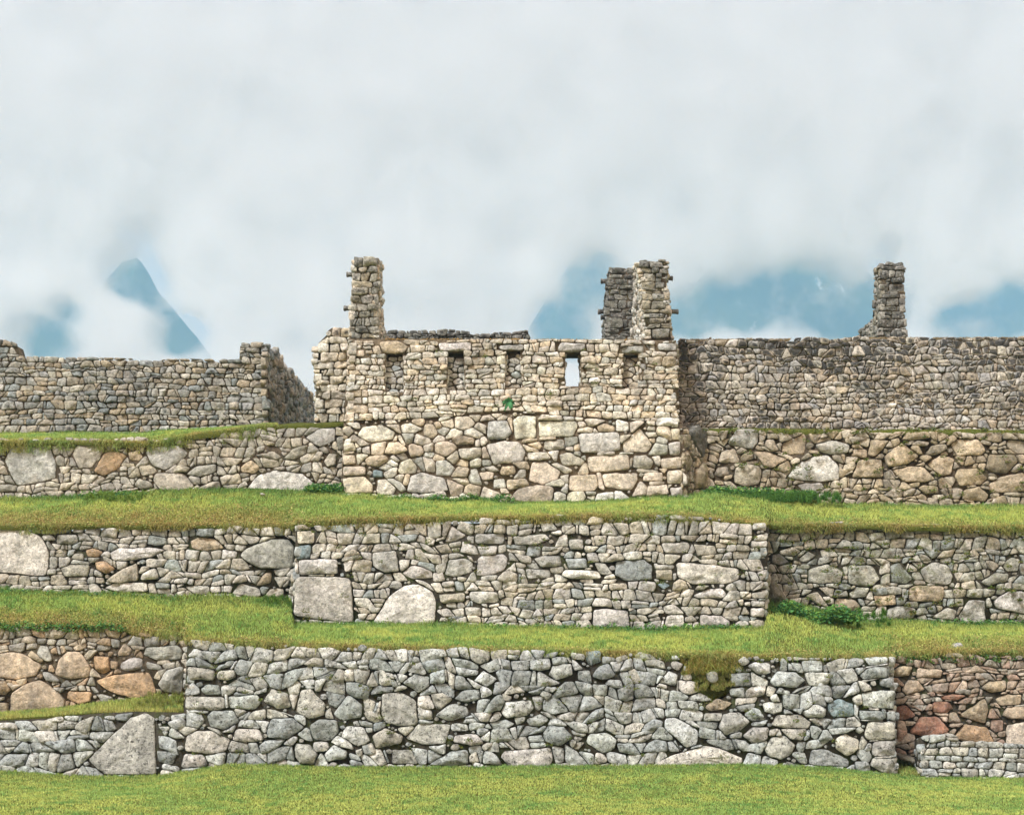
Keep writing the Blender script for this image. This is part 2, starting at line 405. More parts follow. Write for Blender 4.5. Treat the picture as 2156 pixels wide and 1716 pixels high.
def ccw(poly):
    a = sum(poly[i][0] * poly[(i + 1) % len(poly)][1] - poly[(i + 1) % len(poly)][0] * poly[i][1] for i in range(len(poly)))
    return poly if a > 0 else poly[::-1]
def stones_on(mb, pl, cells, pal, rng, gap=.0075, stain=(.0, .3), relief=.03, stain_zone=None, tones=None, depth=.14):
    for k, cell in enumerate(cells):
        cell = ccw(cell)
        V, Fc, rad, r0 = stone_mesh(cell, gap, rng, relief, depth, keep=bool(tones))
        base = np.array(tones[k]) if tones and tones[k] is not None else np.array(rng.choice(pal))
        base = np.minimum(base * rng.uniform(1.03, 1.5), .86) * np.array((rng.uniform(.985, 1.015), 1, rng.uniform(.96, 1.03)))
        s = rng.random(); sv = stain[0] + (stain[1] - stain[0]) * (s * s if stain[1] < .7 else s)
        if stain_zone: cpt = pl.w(np.array([[*centroid(cell), 0]]))[0]; sv *= stain_zone(cpt)
        mb.add(pl.w(V), Fc, base, sv * (.25 + .75 * rad))
def prism(mb, pl, poly, holes, h0, h1, colr=(.1, .1, .1)):
    """solid slab between heights h0 (front) and h1 (back) of a plane, with openings"""
    loops = [ccw(poly)] + [ccw(h)[::-1] for h in holes]
    flat = [p for l in loops for p in l]; tri = tessellate_polygon([[Vector((p[0], p[1], 0)) for p in l] for l in loops])
    n = len(flat); V = [(p[0], p[1], h0) for p in flat] + [(p[0], p[1], h1) for p in flat]
    Fc = []
    for t in tri:
        a, b, cc = t
        ar = (flat[b][0] - flat[a][0]) * (flat[cc][1] - flat[a][1]) - (flat[cc][0] - flat[a][0]) * (flat[b][1] - flat[a][1])
        if ar < 0: t = (a, cc, b)
        Fc.append(tuple(t)); Fc.append(tuple(i + n for i in reversed(t)))
    i0 = 0
    for l in loops:
        m = len(l)
        for i in range(m): a = i0 + i; b = i0 + (i + 1) % m; Fc.append((a, a + n, b + n, b))
        i0 += m
    mb.add(pl.w(np.array(V)), Fc, colr)

def wall(rt, pl, pix, mat, pal, core, big=(), radii=((.16, .5), (.1, 1), (.06, 2), (.035, 3)), aspect=1.4, rows=None, ragged=(), holes=(), thick=.6,
         gap=.0075, stain=(0, .3), relief=.03, seed=1, large=.30, part='stonework', inset=.05, zone=None, coredrop=.0, bigpart='large_stone', fine=None):
    """one wall face of stones with its core; big = [(pixel polygon, tone)]; returns the parts"""
    rng = random.Random(seed)
    poly = [pl.uv(*p) for p in pix]; flip = ccw(poly) is not poly; craw = None
    if flip:
        n = len(poly); poly = poly[::-1]; ragged = tuple((n - 2 - k) % n for k in ragged)
    q2 = []
    for k in range(len(poly)):                     # uneven wall heads
        a = poly[k]; b = poly[(k + 1) % len(poly)]; q2.append(a)
        if k in ragged:
            l = math.hypot(b[0] - a[0], b[1] - a[1]); m_ = int(l / .3)
            for i in range(1, m_): t = (i + rng.uniform(-.3, .3)) / m_; q2.append((a[0] + (b[0] - a[0]) * t, a[1] + (b[1] - a[1]) * t + rng.uniform(-.065, .05)))
    craw = poly; poly = q2; ragged = ()
    hl = [[pl.uv(*p) for p in h] for h in holes]
    bp = [(hull([pl.uv(*p) for p in b]), t) for b, t in big]
    cells = pack(poly, radii, aspect, [b for b, _ in bp] + [hull(h) for h in hl], ragged, rows, rng, (max(q[1] for q in poly) - fine) if fine else None)
    wedge = chinks(poly, cells, [b for b, _ in bp] + [hull(h) for h in hl], rng)
    mb = MB(); stones_on(mb, pl, wedge, [tuple(.72 * v for v in q) for q in PAL[pal]], rng, .003, (.1, .6), relief * .5, zone); stones_on(mb, pl, cells, PAL[pal], rng, gap, stain, relief, zone)
    lg = []
    for b, t in bp:
        tone = TONE.get(t) if t else None
        m2 = mb if area(b) < large else MB()
        stones_on(m2, pl, [b], PAL[pal], rng, gap * 1.1, (stain[0], stain[1] * .7), relief * 1.4, zone, [tone], depth=.2)
        if m2 is not mb: lg.append(m2)
    st = mb.build(part, mat, rt)
    for m2 in lg: m2.build(bigpart, mat, rt)
    cm = MB()
    mv = np.mean([q[1] for q in craw]); poly2 = [(a, b - coredrop - .05 if b > mv else b) for a, b in craw] if coredrop else craw
    prism(cm, pl, poly2, hl, -inset, -thick); cm.build('rubble_core', core, rt)
    return st

# crops used to read the photograph: local pixel -> photo unit
def tr(k, ox, oy): return lambda pts: [(ox + k * a, oy + k * b) for a, b in pts]
C1 = tr(.3428, 0, 677.6); C2 = tr(.4, 616, 492.8); C3 = tr(.3518, 1416.8, 492.8); C4 = tr(.3895, 0, 1047.2); C5 = tr(.3895, 616, 1047.2); C6 = tr(.3895, 1355.2, 1047.2)
def rd(s, T):
    """'x y x y ... tone; ...' -> [(pixel polygon, tone)]"""
    out = []
    for it in s.replace('\n', ' ').split(';'):
        tk = it.split()
        if not tk: continue
        tone = tk.pop() if not tk[-1].lstrip('-').isdigit() else None
        v = list(map(float, tk)); out.append((T(list(zip(v[::2], v[1::2]))), tone))
    return out

BIG_W1 = rd('''465 1420 620 1270 700 1190 790 1160 835 1190 845 1500 560 1500 g; 1010 910 1160 930 1160 990 1015 985; 998 1075 1215 1078 1220 1140 1150 1152 1000 1145;
1230 1075 1390 1065 1410 1110 1380 1148 1235 1140; 990 1370 1005 1290 1060 1258 1150 1262 1245 1310 1230 1370 1130 1390 w; 1115 1180 1150 1148 1260 1150 1295 1210 1210 1258 1130 1240;
1250 1310 1270 1250 1400 1250 1430 1310 1330 1328 w; 970 1465 990 1385 1100 1390 1125 1455 w; 1005 1160 1090 1165 1110 1210 1070 1250 1000 1235; 1420 1100 1470 1030 1560 1060 1575 1130 1500 1148 g;
1440 1270 1465 1195 1580 1190 1648 1240 1560 1305 1450 1295; 1080 1035 1110 1010 1190 1015 1195 1065 1100 1068; 1165 985 1180 935 1265 930 1275 970 1230 990''', C4) + rd('''
1120 1400 1140 1370 1400 1350 1415 1420 1380 1465 1180 1465 w; 475 1170 480 1060 580 1045 670 1100 680 1230 600 1240 500 1220 g; 10 1160 40 1040 100 1035 180 1120 175 1180 90 1200 g;
215 1170 300 1065 380 1120 375 1190 260 1210; 90 1230 140 1195 240 1200 255 1270 200 1320 110 1310; 260 1290 290 1230 390 1240 425 1320 350 1348; 430 1290 500 1240 600 1290 590 1330 450 1358;
610 1300 680 1220 860 1225 830 1330 700 1340; 765 1180 850 1110 950 1130 955 1180 850 1212; 590 1000 660 950 740 970 740 1020 680 1060; 980 990 1030 930 1110 980 1050 1030;
1125 1160 1150 1100 1290 1095 1310 1140 1270 1180 1150 1195; 1380 960 1400 910 1510 895 1520 960 1430 990; 1615 970 1650 910 1710 893 1750 965 1680 990; 1350 1280 1380 1232 1470 1235 1520 1300 1440 1345 1370 1325;
1580 1320 1600 1275 1700 1270 1755 1310 1740 1360 1680 1390; 730 1445 860 1370 950 1360 955 1440 860 1455; 535 1440 535 1360 640 1360 680 1440; 15 1400 15 1325 90 1330 140 1390 120 1440 40 1435;
170 1390 220 1330 300 1370 290 1410 190 1430; 865 1320 870 1285 990 1275 1040 1330 960 1345 w; 1585 830 1670 825 1670 890 1620 915 1580 890 b; 1260 1200 1340 1165 1390 1200 1340 1240 1280 1235; 870 1090 920 1040 1010 1035 1015 1090 930 1110''', C5) + rd('''
40 1450 150 1395 330 1340 400 1350 540 1410 530 1440 300 1450 w; 105 1240 120 1190 180 1188 300 1260 290 1340 230 1355; 650 1360 690 1290 770 1285 825 1340 790 1400 740 1420 670 1400 g;
1180 1060 1220 1045 1360 1040 1360 1145 1185 1135; 1160 1150 1290 1152 1300 1205 1170 1200; 1308 1155 1362 1155 1362 1210 1312 1205; 1195 1290 1210 1208 1360 1212 1362 1310 1210 1312;
1230 1385 1240 1318 1365 1312 1368 1395 1250 1402; 1225 1450 1235 1408 1370 1408 1378 1500 1300 1495 g; 995 1150 1000 1110 1060 1085 1140 1115 1140 1180 1020 1190 b; 855 1160 930 1115 995 1140 985 1190 880 1190;
690 1230 720 1175 840 1170 910 1215 890 1250 770 1248; 850 880 965 880 975 940 870 945; 680 990 720 940 820 938 880 990 830 1030 700 1020; 895 1440 905 1360 1000 1360 1115 1420 1110 1455 960 1455;
1035 1360 1040 1300 1090 1275 1170 1310 1160 1370 1100 1400; 560 910 600 888 690 895 690 950 620 960; 470 950 580 945 585 1020 480 1025; 400 1240 430 1170 520 1155 580 1210 520 1265 440 1285 g;
530 1290 590 1238 680 1240 670 1310 590 1330 g; 640 1110 750 1105 755 1160 700 1175 650 1160; 1165 960 1210 920 1330 900 1335 970 1190 985; 1270 980 1340 970 1350 1030 1280 1020; 330 1130 400 1085 485 1110 440 1150 350 1155 t;
185 985 290 995 305 1050 240 1070 190 1040 w; 80 1000 140 935 185 960 180 1020; 145 890 175 880 215 900 190 940 150 920 w; 1180 865 1320 860 1320 895 1220 912''', C6)
BIG_W1C = rd('''50 1170 60 1060 150 1000 215 980 320 1050 355 1100 345 1155 200 1165 p; 290 960 310 880 370 825 430 835 495 920 480 970 380 990 p; 515 990 620 955 810 940 845 1060 820 1080 700 1088 570 1040 o;
-60 970 -40 850 60 830 140 850 230 910 200 960 90 988 p; 770 850 785 810 960 795 990 830 980 875 830 880 g; 640 900 700 862 770 870 775 925 700 945 650 935 w; 850 1010 900 930 990 910 985 1065 880 1050 g;
355 1085 360 1042 500 1050 490 1100 430 1125 o; 190 840 210 795 260 800 285 880 260 895 g; 630 840 670 788 715 820 700 858 640 858 p; 500 855 590 858 595 940 550 960 510 930 o; -60 1185 -60 1110 48 1105 50 1180;
-60 1060 -50 985 30 990 62 1040 30 1070; 510 1060 560 1060 620 1080 560 1125''', C4)
BIG_W2L = rd('''-60 400 -80 160 30 140 100 150 220 210 270 300 250 430 100 415 w; 595 300 640 275 820 270 900 285 820 325 680 345 610 340 w; 1020 235 1080 210 1170 225 1215 275 1100 290 1030 275 p;
1300 310 1330 275 1470 225 1560 225 1592 270 1590 380 1500 388 1400 385 1310 330 g; 570 455 650 395 745 350 750 450 640 465; 755 450 770 410 850 380 870 440; 325 385 380 360 490 365 480 430 350 430;
300 250 305 200 415 200 425 240 390 258; 1245 520 1300 460 1400 490 1415 530 1380 545; 1415 548 1450 495 1535 490 1540 535; 560 490 620 460 800 460 805 510 640 515 w; 985 480 1135 475 1135 520 1060 530;
510 350 560 340 630 385 580 415 520 390 o; 1380 480 1430 405 1470 400 1465 465 t; 460 285 500 270 560 295 530 325 470 325 o; 380 330 400 300 450 300 455 345''', C4)
BIG_W2C = rd('''15 425 318 430 335 678 170 665 5 640 w; 30 338 245 332 248 412 35 418 w; 425 690 510 545 600 475 680 462 750 500 778 560 770 690 600 695 w; 20 180 118 178 120 250 25 252; 22 258 100 255 95 330 25 332 b;
820 245 855 150 945 205 900 235 w; 985 195 1145 195 1148 252 985 252; 1190 210 1370 195 1395 225 1310 262 1200 255 g; 820 420 840 335 930 325 975 350 970 405 880 430; 990 425 1000 320 1140 302 1168 325 1150 395 1080 420 w;
590 410 640 365 700 375 755 400 758 435 640 442 w; 1740 420 1745 345 1900 335 1948 370 1945 445 1800 455; 1450 420 1470 390 1650 395 1675 440 1500 442; 1255 385 1390 390 1395 430 1270 445 g;
1620 605 1700 600 1815 610 1825 700 1620 705 w; 955 505 1110 510 1120 565 1000 575 955 550; 785 525 930 515 932 560 800 575; 1330 130 1400 125 1440 175 1350 190; 430 300 560 285 580 400 500 412 430 370 g;
1300 330 1350 315 1450 315 1460 370 1340 380 g; 20 140 95 140 100 172 22 172; 1470 330 1590 330 1600 380 1490 385; 1490 225 1575 225 1575 285 1495 285''', C5) + rd('''
175 350 400 365 520 385 525 440 450 468 270 470 180 430 w; 95 245 240 238 255 262 240 300 110 300; 268 250 390 260 400 305 290 318; 265 530 340 495 430 485 450 520 430 545 290 545 w; 110 690 125 635 220 632 222 700 130 702 w;
305 695 305 630 420 640 470 670 465 700 360 708 w; 580 140 665 135 668 175 585 178; 578 235 675 232 675 270 580 272 w; 580 515 660 505 660 545 582 548; 575 555 655 560 655 590 580 590; 575 598 655 595 652 650 580 645 w; 70 470 110 455 148 475 110 500 b;
60 390 155 390 160 450 65 440''', C6)
BIG_W2R = rd('''885 460 890 390 990 355 1080 400 1070 460 960 468; 1100 465 1105 362 1240 365 1278 440 1240 482 1140 475; 1330 460 1335 370 1380 350 1460 440 1420 468; 1490 390 1560 345 1640 360 1680 430 1650 475 1530 465 g;
1430 490 1480 473 1625 480 1615 565 1430 560 p; 1030 610 1040 545 1140 550 1180 590 1120 625 t; 870 530 940 505 1010 600 930 575; 1310 660 1315 600 1400 580 1475 600 1460 655 g; 1240 530 1360 525 1365 580 1260 590 t;
1700 640 1760 550 1850 555 1855 680 1720 685 g; 1890 560 1960 505 2110 510 2110 640 1900 600 w; 1820 460 1900 405 1980 410 1970 455 1860 480; 1555 650 1640 590 1700 610 1680 665; 730 290 800 262 855 290 820 320 740 310; 690 350 690 310 740 300 790 350 740 370 k;
1105 520 1150 480 1220 490 1200 540 1120 545; 840 330 890 290 940 310 890 350 850 350; 1940 370 1980 320 2040 330 2030 400 1960 400''', C6)
BIG_W1R = rd('''1700 1180 1845 1080 1870 1150 1850 1225 1760 1200 t; 1670 1300 1730 1220 1860 1240 1900 1330 1740 1325 o; 1430 1270 1500 1180 1590 1180 1660 1260 1540 1305 r; 1365 1130 1420 1115 1470 1180 1410 1205 1365 1200 r;
1395 1040 1430 985 1480 985 1530 1040 1420 1070 p; 1960 1340 1960 1230 2060 1210 2110 1220 2110 1360 1990 1370 c; 1820 1030 1860 995 1970 985 1960 1040 1870 1060 t; 1555 1160 1560 1105 1650 1100 1680 1140 1640 1165 r; 1340 940 1380 908 1460 910 1440 965 1360 970 t;
1470 975 1480 920 1620 930 1610 975; 1600 1075 1690 1060 1745 1070 1690 1100 1610 1090 r; 1900 1090 1960 1060 2050 1065 2040 1120 1930 1130 p; 1940 1180 1960 1130 2110 1130 2110 1200 1980 1200 p; 1870 1250 1880 1195 1950 1200 1945 1260 1900 1275''', C6)
BIG_H = rd('''335 1060 370 1010 470 1000 540 1040 530 1080 400 1098; 1025 985 1130 980 1155 1050 1120 1082 1025 1080 g; 1157 975 1190 955 1285 955 1285 1075 1170 1082 c; 1292 985 1490 980 1505 1010 1480 1065 1295 1068 c;
1015 1110 1100 1087 1195 1092 1230 1150 1215 1195 1055 1215 w; 1500 1050 1600 1065 1720 1040 1730 1140 1520 1155 w; 1737 1100 1830 1018 1895 1110 1870 1150 1745 1148; 1545 1170 1770 1158 1780 1240 1560 1255 c;
1240 1300 1260 1200 1340 1198 1415 1250 1400 1290 1320 1320 c; 600 1355 620 1275 680 1255 800 1285 822 1350 700 1365 w; 1140 1400 1180 1340 1290 1318 1375 1330 1370 1418 1200 1412 c; 260 1290 300 1275 380 1275 425 1320 420 1365 270 1365 c;
440 1350 445 1290 490 1288 550 1340 530 1372 450 1375; 1450 1350 1455 1270 1600 1265 1610 1330 1590 1355; 1625 1262 1815 1255 1820 1290 1790 1352 1640 1330 c; 480 1155 500 1095 560 1090 610 1140 540 1160; 375 1190 400 1165 490 1162 510 1190 450 1228 390 1220;
550 1260 560 1200 620 1180 658 1220 650 1262 c; 750 1270 755 1195 810 1190 862 1230 830 1275; 685 1060 690 1000 740 995 770 1050 740 1078; 835 1075 900 1060 960 1075 960 1105 860 1112 t; 870 1130 995 1120 995 1170 930 1192 880 1180;
1400 1160 1460 1145 1540 1190 1520 1220 1420 1215; 1785 1230 1795 1165 1860 1160 1905 1200 1880 1240; 1235 1150 1340 1148 1365 1180 1300 1195 1240 1190; 1320 1130 1325 1085 1430 1078 1435 1130 1360 1142; 1585 1410 1600 1362 1695 1355 1695 1400; 1860 1380 1870 1325 1975 1318 1980 1370 c;
1970 1245 2052 1240 2052 1315 1970 1318 c; 1935 1180 2047 1172 2050 1232 1940 1235 c; 1975 1100 2042 1090 2045 1160 1985 1165 w; 1990 1025 2038 1020 2042 1080 2000 1085; 1985 1335 2055 1328 2056 1385 1995 1385 w; 264 1222 385 1220 388 1270 265 1272 c;
264 1160 330 1155 335 1210 264 1215 c; 268 1100 325 1095 335 1140 268 1150; 1910 965 2033 962 2033 1010 1910 1012; 1920 575 2025 573 2025 612 1925 612 g; 285 610 380 608 382 645 283 648; 275 900 395 898 400 945 275 945; 1842 1300 1850 1255 1950 1255 1950 1305;
1090 1270 1095 1220 1170 1218 1175 1265 t; 1055 1340 1060 1290 1120 1285 1125 1335; 420 1280 425 1240 478 1245 478 1282 b; 980 1255 1060 1250 1060 1290 1000 1300; 1600 1010 1640 995 1700 1010 1700 1040 1610 1040''', C2)
LINTELS = rd('455 565 560 560 612 595 590 627 470 627 t; 765 575 940 572 945 615 775 618 w; 1085 588 1215 582 1215 612 1090 612 g; 1395 600 1410 572 1545 578 1545 610 1500 622 1400 620 w; 1730 595 1850 583 1855 624 1730 628 g', C2)
BIG_W3R = rd('''320 1260 380 1165 515 1165 515 1240 480 1290 g; 645 1300 655 1250 790 1190 805 1215 790 1320 700 1325 t; 480 1300 560 1295 690 1350 600 1400 550 1398 t; 360 1490 370 1400 420 1370 520 1390 535 1430 520 1500 440 1512;
680 1455 740 1380 850 1325 935 1322 990 1380 1000 1470 920 1482 780 1478 w; 850 1260 960 1232 1060 1260 1050 1310 950 1325 870 1300 g; 1065 1460 1110 1350 1250 1345 1262 1455 t; 1165 1325 1180 1230 1295 1235 1240 1310 1200 1338;
1260 1330 1370 1245 1475 1330 1400 1385 1280 1398 t; 1305 1410 1420 1385 1500 1390 1572 1470 1500 1488 1370 1480 t; 1660 1260 1700 1225 1830 1230 1875 1300 1850 1325 1700 1328 t; 1515 1380 1600 1320 1690 1345 1670 1440 1600 1450 t;
1685 1460 1700 1405 1830 1400 1885 1460 1850 1500 1720 1510; 1870 1400 1890 1320 2050 1320 2070 1360 2000 1435 1900 1430; 1885 1500 1960 1450 2100 1425 2150 1540 1900 1550 t; 740 1500 790 1488 900 1490 910 1520 860 1560 790 1560 w;
270 1370 290 1300 370 1280 405 1350 400 1370; 245 1440 270 1390 330 1388 345 1440 280 1455; 1730 1590 1740 1530 1830 1508 1890 1560 1870 1605; 1990 1270 2010 1230 2150 1240 2150 1320 2060 1318; 1365 1230 1400 1185 1520 1185 1540 1220 1450 1240;
545 1270 550 1230 600 1230 640 1300 600 1305; 1505 1320 1540 1265 1630 1255 1640 1290 1570 1330; 860 1580 880 1545 950 1560 970 1605 w; 1460 1520 1500 1498 1590 1510 1590 1550 1510 1560; 1060 1330 1080 1285 1165 1290 1165 1340''', C3)
BIG_W3L = rd('''20 850 80 740 230 715 300 750 345 870 340 960 250 985 100 1010 60 940 g; 435 810 470 755 620 760 640 790 560 900 480 900; 570 915 640 800 720 790 780 820 720 910 630 950 o; 890 800 920 755 1110 755 1155 810 1100 860 1010 915 930 880 g;
935 970 960 930 1130 925 1195 1010 1150 1055 980 1035; 1500 1040 1580 940 1680 910 1860 930 1930 990 1860 1040 w; 1475 890 1540 840 1600 900 1560 935 1480 925 t; 1560 820 1680 790 1735 830 1700 850; 1735 840 1800 775 1890 755 1880 810 1800 850;
1870 710 1960 655 2060 650 2060 730 1960 775 g; 1140 940 1200 890 1330 870 1335 920 1240 955; 780 800 850 785 880 830 850 860 790 850 t; 820 1000 850 960 930 985 945 1015 870 1035; 1205 1030 1290 985 1350 975 1360 1030; -60 1000 60 995 105 1005 100 1040 -60 1045;
1985 860 2020 805 2070 810 2060 880 2010 895; 635 760 650 742 740 745 750 780 660 795 k''', C1)

# ------------------------------------------------------------------ ground
def interp(pts, x):
    a = np.array(pts, float); return np.array([np.interp(x, a[:, 0], a[:, k]) for k in range(1, a.shape[1])])
def soil_mat(name, a, b_, c_):
    m, N, L, b = newmat(name); g = N.new('ShaderNodeNewGeometry').outputs['Position']
    colr = rgbmix(N, L, ntex(N, L, g, 2.0, 5, .7, .4, .6), a, b_); colr = rgbmix(N, L, ntex(N, L, g, 40, 4, .7, .45, .65), colr, c_)
    L.new(colr, b.inputs['Base Color']); b.inputs['Roughness'].default_value = 1; b.inputs['Specular IOR Level'].default_value = .05
    bp = N.new('ShaderNodeBump'); bp.inputs['Distance'].default_value = .05; L.new(ntex(N, L, g, 60, 4, .7), bp.inputs['Height']); L.new(bp.outputs[0], b.inputs['Normal'])
    return m
M['turf'] = soil_mat('turf', (.14, .17, .035, 1), (.19, .20, .05, 1), (.07, .08, .02, 1))
def leaf_mat(name, trans=.35):
    m, N, L, b = newmat(name); at = N.new('ShaderNodeAttribute'); at.attribute_name = 'Col'
    L.new(at.outputs['Color'], b.inputs['Base Color']); b.inputs['Roughness'].default_value = .65; b.inputs['Specular IOR Level'].default_value = .15
    t = N.new('ShaderNodeBsdfTranslucent'); L.new(at.outputs['Color'], t.inputs[0]); mxs = N.new('ShaderNodeMixShader'); mxs.inputs[0].default_value = trans
    L.new(b.outputs[0], mxs.inputs[1]); L.new(t.outputs[0], mxs.inputs[2]); L.new(mxs.outputs[0], N['Material Output'].inputs['Surface']); return m
M['blade'] = leaf_mat('grass_blades', .3); M['leaf'] = leaf_mat('leaves', .25)

def blades(name, pos, hgt, wid, colr, lean=.5, label=None, cat=None, kind='stuff', parent=None, down=None, curl=.4):
    """real grass blades: each a bent 2-segment strip"""
    rs = np.random.RandomState(len(pos) % 9973 + 5); n = len(pos)
    if not n: return
    th = rs.rand(n) * 2 * np.pi; ln = np.abs(rs.randn(n)) * lean; side = np.stack([np.cos(th), np.sin(th), np.zeros(n)], 1) * (wid / 2)[:, None]
    ph = rs.rand(n) * 2 * np.pi; ld = np.stack([np.cos(ph), np.sin(ph), np.zeros(n)], 1)
    up = np.array([0, 0, 1.0])
    if down is not None: ld = ld * .5 + down
    h = hgt[:, None]
    mid = pos + up * h * .55 + ld * (ln * hgt * .3)[:, None]; tip = pos + up * h * (1 - curl * np.minimum(ln, 1.6))[:, None] + ld * (ln * hgt)[:, None]
    V = np.empty((n, 5, 3)); V[:, 0] = pos - side; V[:, 1] = pos + side; V[:, 2] = mid + side * .75; V[:, 3] = mid - side * .75; V[:, 4] = tip
    me = bpy.data.meshes.new(name); me.vertices.add(n * 5); me.vertices.foreach_set('co', V.ravel())
    b = np.arange(n)[:, None] * 5; li = np.concatenate([b + [0, 1, 2, 3], b + [3, 2, 4]], 1).ravel()
    me.loops.add(n * 7); me.loops.foreach_set('vertex_index', li.astype(np.int32)); me.polygons.add(n * 2)
    ls = np.concatenate([np.arange(n)[:, None] * 7, np.arange(n)[:, None] * 7 + 4], 1).ravel(); me.polygons.foreach_set('loop_start', ls.astype(np.int32))
    me.update(calc_edges=True)
    cc = np.ones((n, 5, 4)); cc[:, :, :3] = colr[:, None, :]; cc[:, 4, :3] *= 1.12
    a = me.color_attributes.new('Col', 'FLOAT_COLOR', 'POINT'); a.data.foreach_set('color', cc.ravel())
    me.materials.append(M['blade']); o = link(name, me, parent)
    return tag(o, label, cat, None, kind)

def fbm(x, y, s, seed=0):
    """cheap smooth 2-d value noise, vectorised"""
    rs = np.random.RandomState(seed); T = rs.rand(64, 64); o = 0; amp = 1; tot = 0
    for k in range(4):
        u = x * s * 2 ** k + k * 7.3; v = y * s * 2 ** k + k * 3.1; i = np.floor(u).astype(int); j = np.floor(v).astype(int); fu = u - i; fv = v - j; fu = fu * fu * (3 - 2 * fu); fv = fv * fv * (3 - 2 * fv)
        a = T[i % 64, j % 64]; b = T[(i + 1) % 64, j % 64]; cc = T[i % 64, (j + 1) % 64]; d = T[(i + 1) % 64, (j + 1) % 64]
        o = o + amp * ((a * (1 - fu) + b * fu) * (1 - fv) + (cc * (1 - fu) + d * fu) * fv); tot += amp; amp *= .55
    return o / tot
G_YEL = np.array((.58, .66, .18)); G_MID = np.array((.38, .55, .15)); G_DEEP = np.array((.06, .19, .05)); G_BRN = np.array((.58, .42, .17))
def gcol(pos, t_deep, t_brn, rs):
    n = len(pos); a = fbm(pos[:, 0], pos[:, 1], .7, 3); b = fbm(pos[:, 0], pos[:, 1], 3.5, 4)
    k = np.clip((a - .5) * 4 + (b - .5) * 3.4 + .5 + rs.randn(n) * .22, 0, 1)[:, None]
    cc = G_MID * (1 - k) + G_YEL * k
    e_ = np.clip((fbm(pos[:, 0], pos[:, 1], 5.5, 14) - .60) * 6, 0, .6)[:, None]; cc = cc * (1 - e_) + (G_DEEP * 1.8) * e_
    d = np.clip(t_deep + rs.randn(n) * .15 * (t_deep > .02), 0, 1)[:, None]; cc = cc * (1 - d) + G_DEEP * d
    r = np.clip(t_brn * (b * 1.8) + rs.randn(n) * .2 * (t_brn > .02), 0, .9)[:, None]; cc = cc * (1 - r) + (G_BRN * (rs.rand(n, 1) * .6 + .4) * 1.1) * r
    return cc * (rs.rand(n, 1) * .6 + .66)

def terrace(name, front, back, n_blades, lip=.16, seed=1, sag=.03, deep=.25, brn=.2, tall=1.0, label='', xr=(-140, 2300), lipgrass=.25, gl='', bx=2250, mx_=None):
    """turf between the lip polyline (x,y,D) and the wall-foot polyline (x,y,D)"""
    rs = np.random.RandomState(seed); X = np.arange(xr[0], xr[1] + 1, 5.0)
    def pts(pl_, x): yy, DD = interp(pl_, x); return np.stack([(x - CX) / F * DD, DD, CAMZ + (HY - yy) / F * DD], -1)
    def surf(x, t):
        """t 0 = lip edge, 1 = wall foot"""
        A = pts(front, x); B = pts(back, x); p = A + (B - A) * t[..., None]; p[..., 2] += sag * np.sin(np.pi * np.clip(t, 0, 1)) + (fbm(p[..., 0], p[..., 1], 1.3, seed) - .5) * .10 * np.clip(t * 4, 0.3, 1)
        return p
    T = np.array([-9, -8, 0, .06, .14, .25, .4, .55, .7, .85, 1.0, 1.12, 1.25]); V = []
    for t in T:
        if t < -7:
            p = surf(X, np.zeros_like(X)); p[:, 1] -= .03; p[:, 2] -= ((.05 + .3 * lip * fbm(p[:, 0], p[:, 0] * 0, 1.7, seed + 3)) if t < -8 else .02)
            if t < -8: p[:, 1] += .03
        else: p = surf(X, np.full_like(X, t))
        V.append(p)
    nx = len(X); V = np.concatenate(V); Fc = [(j * nx + i, j * nx + i + 1, (j + 1) * nx + i + 1, (j + 1) * nx + i) for j in range(len(T) - 1) for i in range(nx - 1)]
    m = bpy.data.meshes.new(name); m.from_pydata(V.tolist(), [], Fc); m.materials.append(M['turf']); m.polygons.foreach_set('use_smooth', [True] * len(m.polygons)); m.update()
    tag(link(name, m), kind='structure')
    n = n_blades; x = rs.rand(n) * (bx + 90) - 90; t = rs.rand(n) ** .9
    lipm = rs.rand(n) < .10; t[lipm] = rs.rand(lipm.sum()) * .03
    p = surf(x, t)
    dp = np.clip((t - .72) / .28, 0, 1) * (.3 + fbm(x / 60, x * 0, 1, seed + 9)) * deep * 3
    mossy = (mx_(x) if mx_ else .5); bl = np.clip(1 - t / (.12 + .5 * mossy), 0, 1) * (.5 + 1.1 * mossy) * (.35 + 1.2 * fbm(x / 80, x * 0, 1, seed + 5)) * brn * 3
    hh = (.026 + .026 * rs.rand(n)) * tall * (1 + .7 * fbm(p[:, 0], p[:, 1], 1.2, 8)); hh *= 1 + np.clip((t - .85) / .15, 0, 1) * 1.0 * fbm(x / 50, x * 0, 1, 2) * 1.5
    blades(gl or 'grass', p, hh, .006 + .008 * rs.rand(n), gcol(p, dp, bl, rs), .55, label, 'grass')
    # tufts spilling over the lip
    k = int(n * lipgrass); cl = rs.rand(int(k / 34) + 1) * (bx + 90) - 90; cl = cl[fbm(cl / 90, cl * 0, 1, seed + 7) > .40]
    x = np.clip(np.repeat(cl, 34) + rs.randn(len(cl) * 34) * 5, -100, bx); p = surf(x, rs.rand(len(x)) * .02); p[:, 1] -= .03; n = len(x)
    drop = rs.rand(n) ** 2.0 * lip * (.35 + .9 * fbm(p[:, 0], p[:, 0] * 0, 1.7, seed + 3)); p[:, 2] -= drop
    blades('lip_grass', p, .05 + .07 * rs.rand(n), .006 + .007 * rs.rand(n), gcol(p, np.zeros(n) + .12, np.full(n, brn * 2.2), rs), .8, 'olive and rusty grass fringe hanging over the ' + label.split(' on the ')[-1] + ' edge', 'grass', down=np.array([0, -.8, -.25]), curl=.8)
    return surf

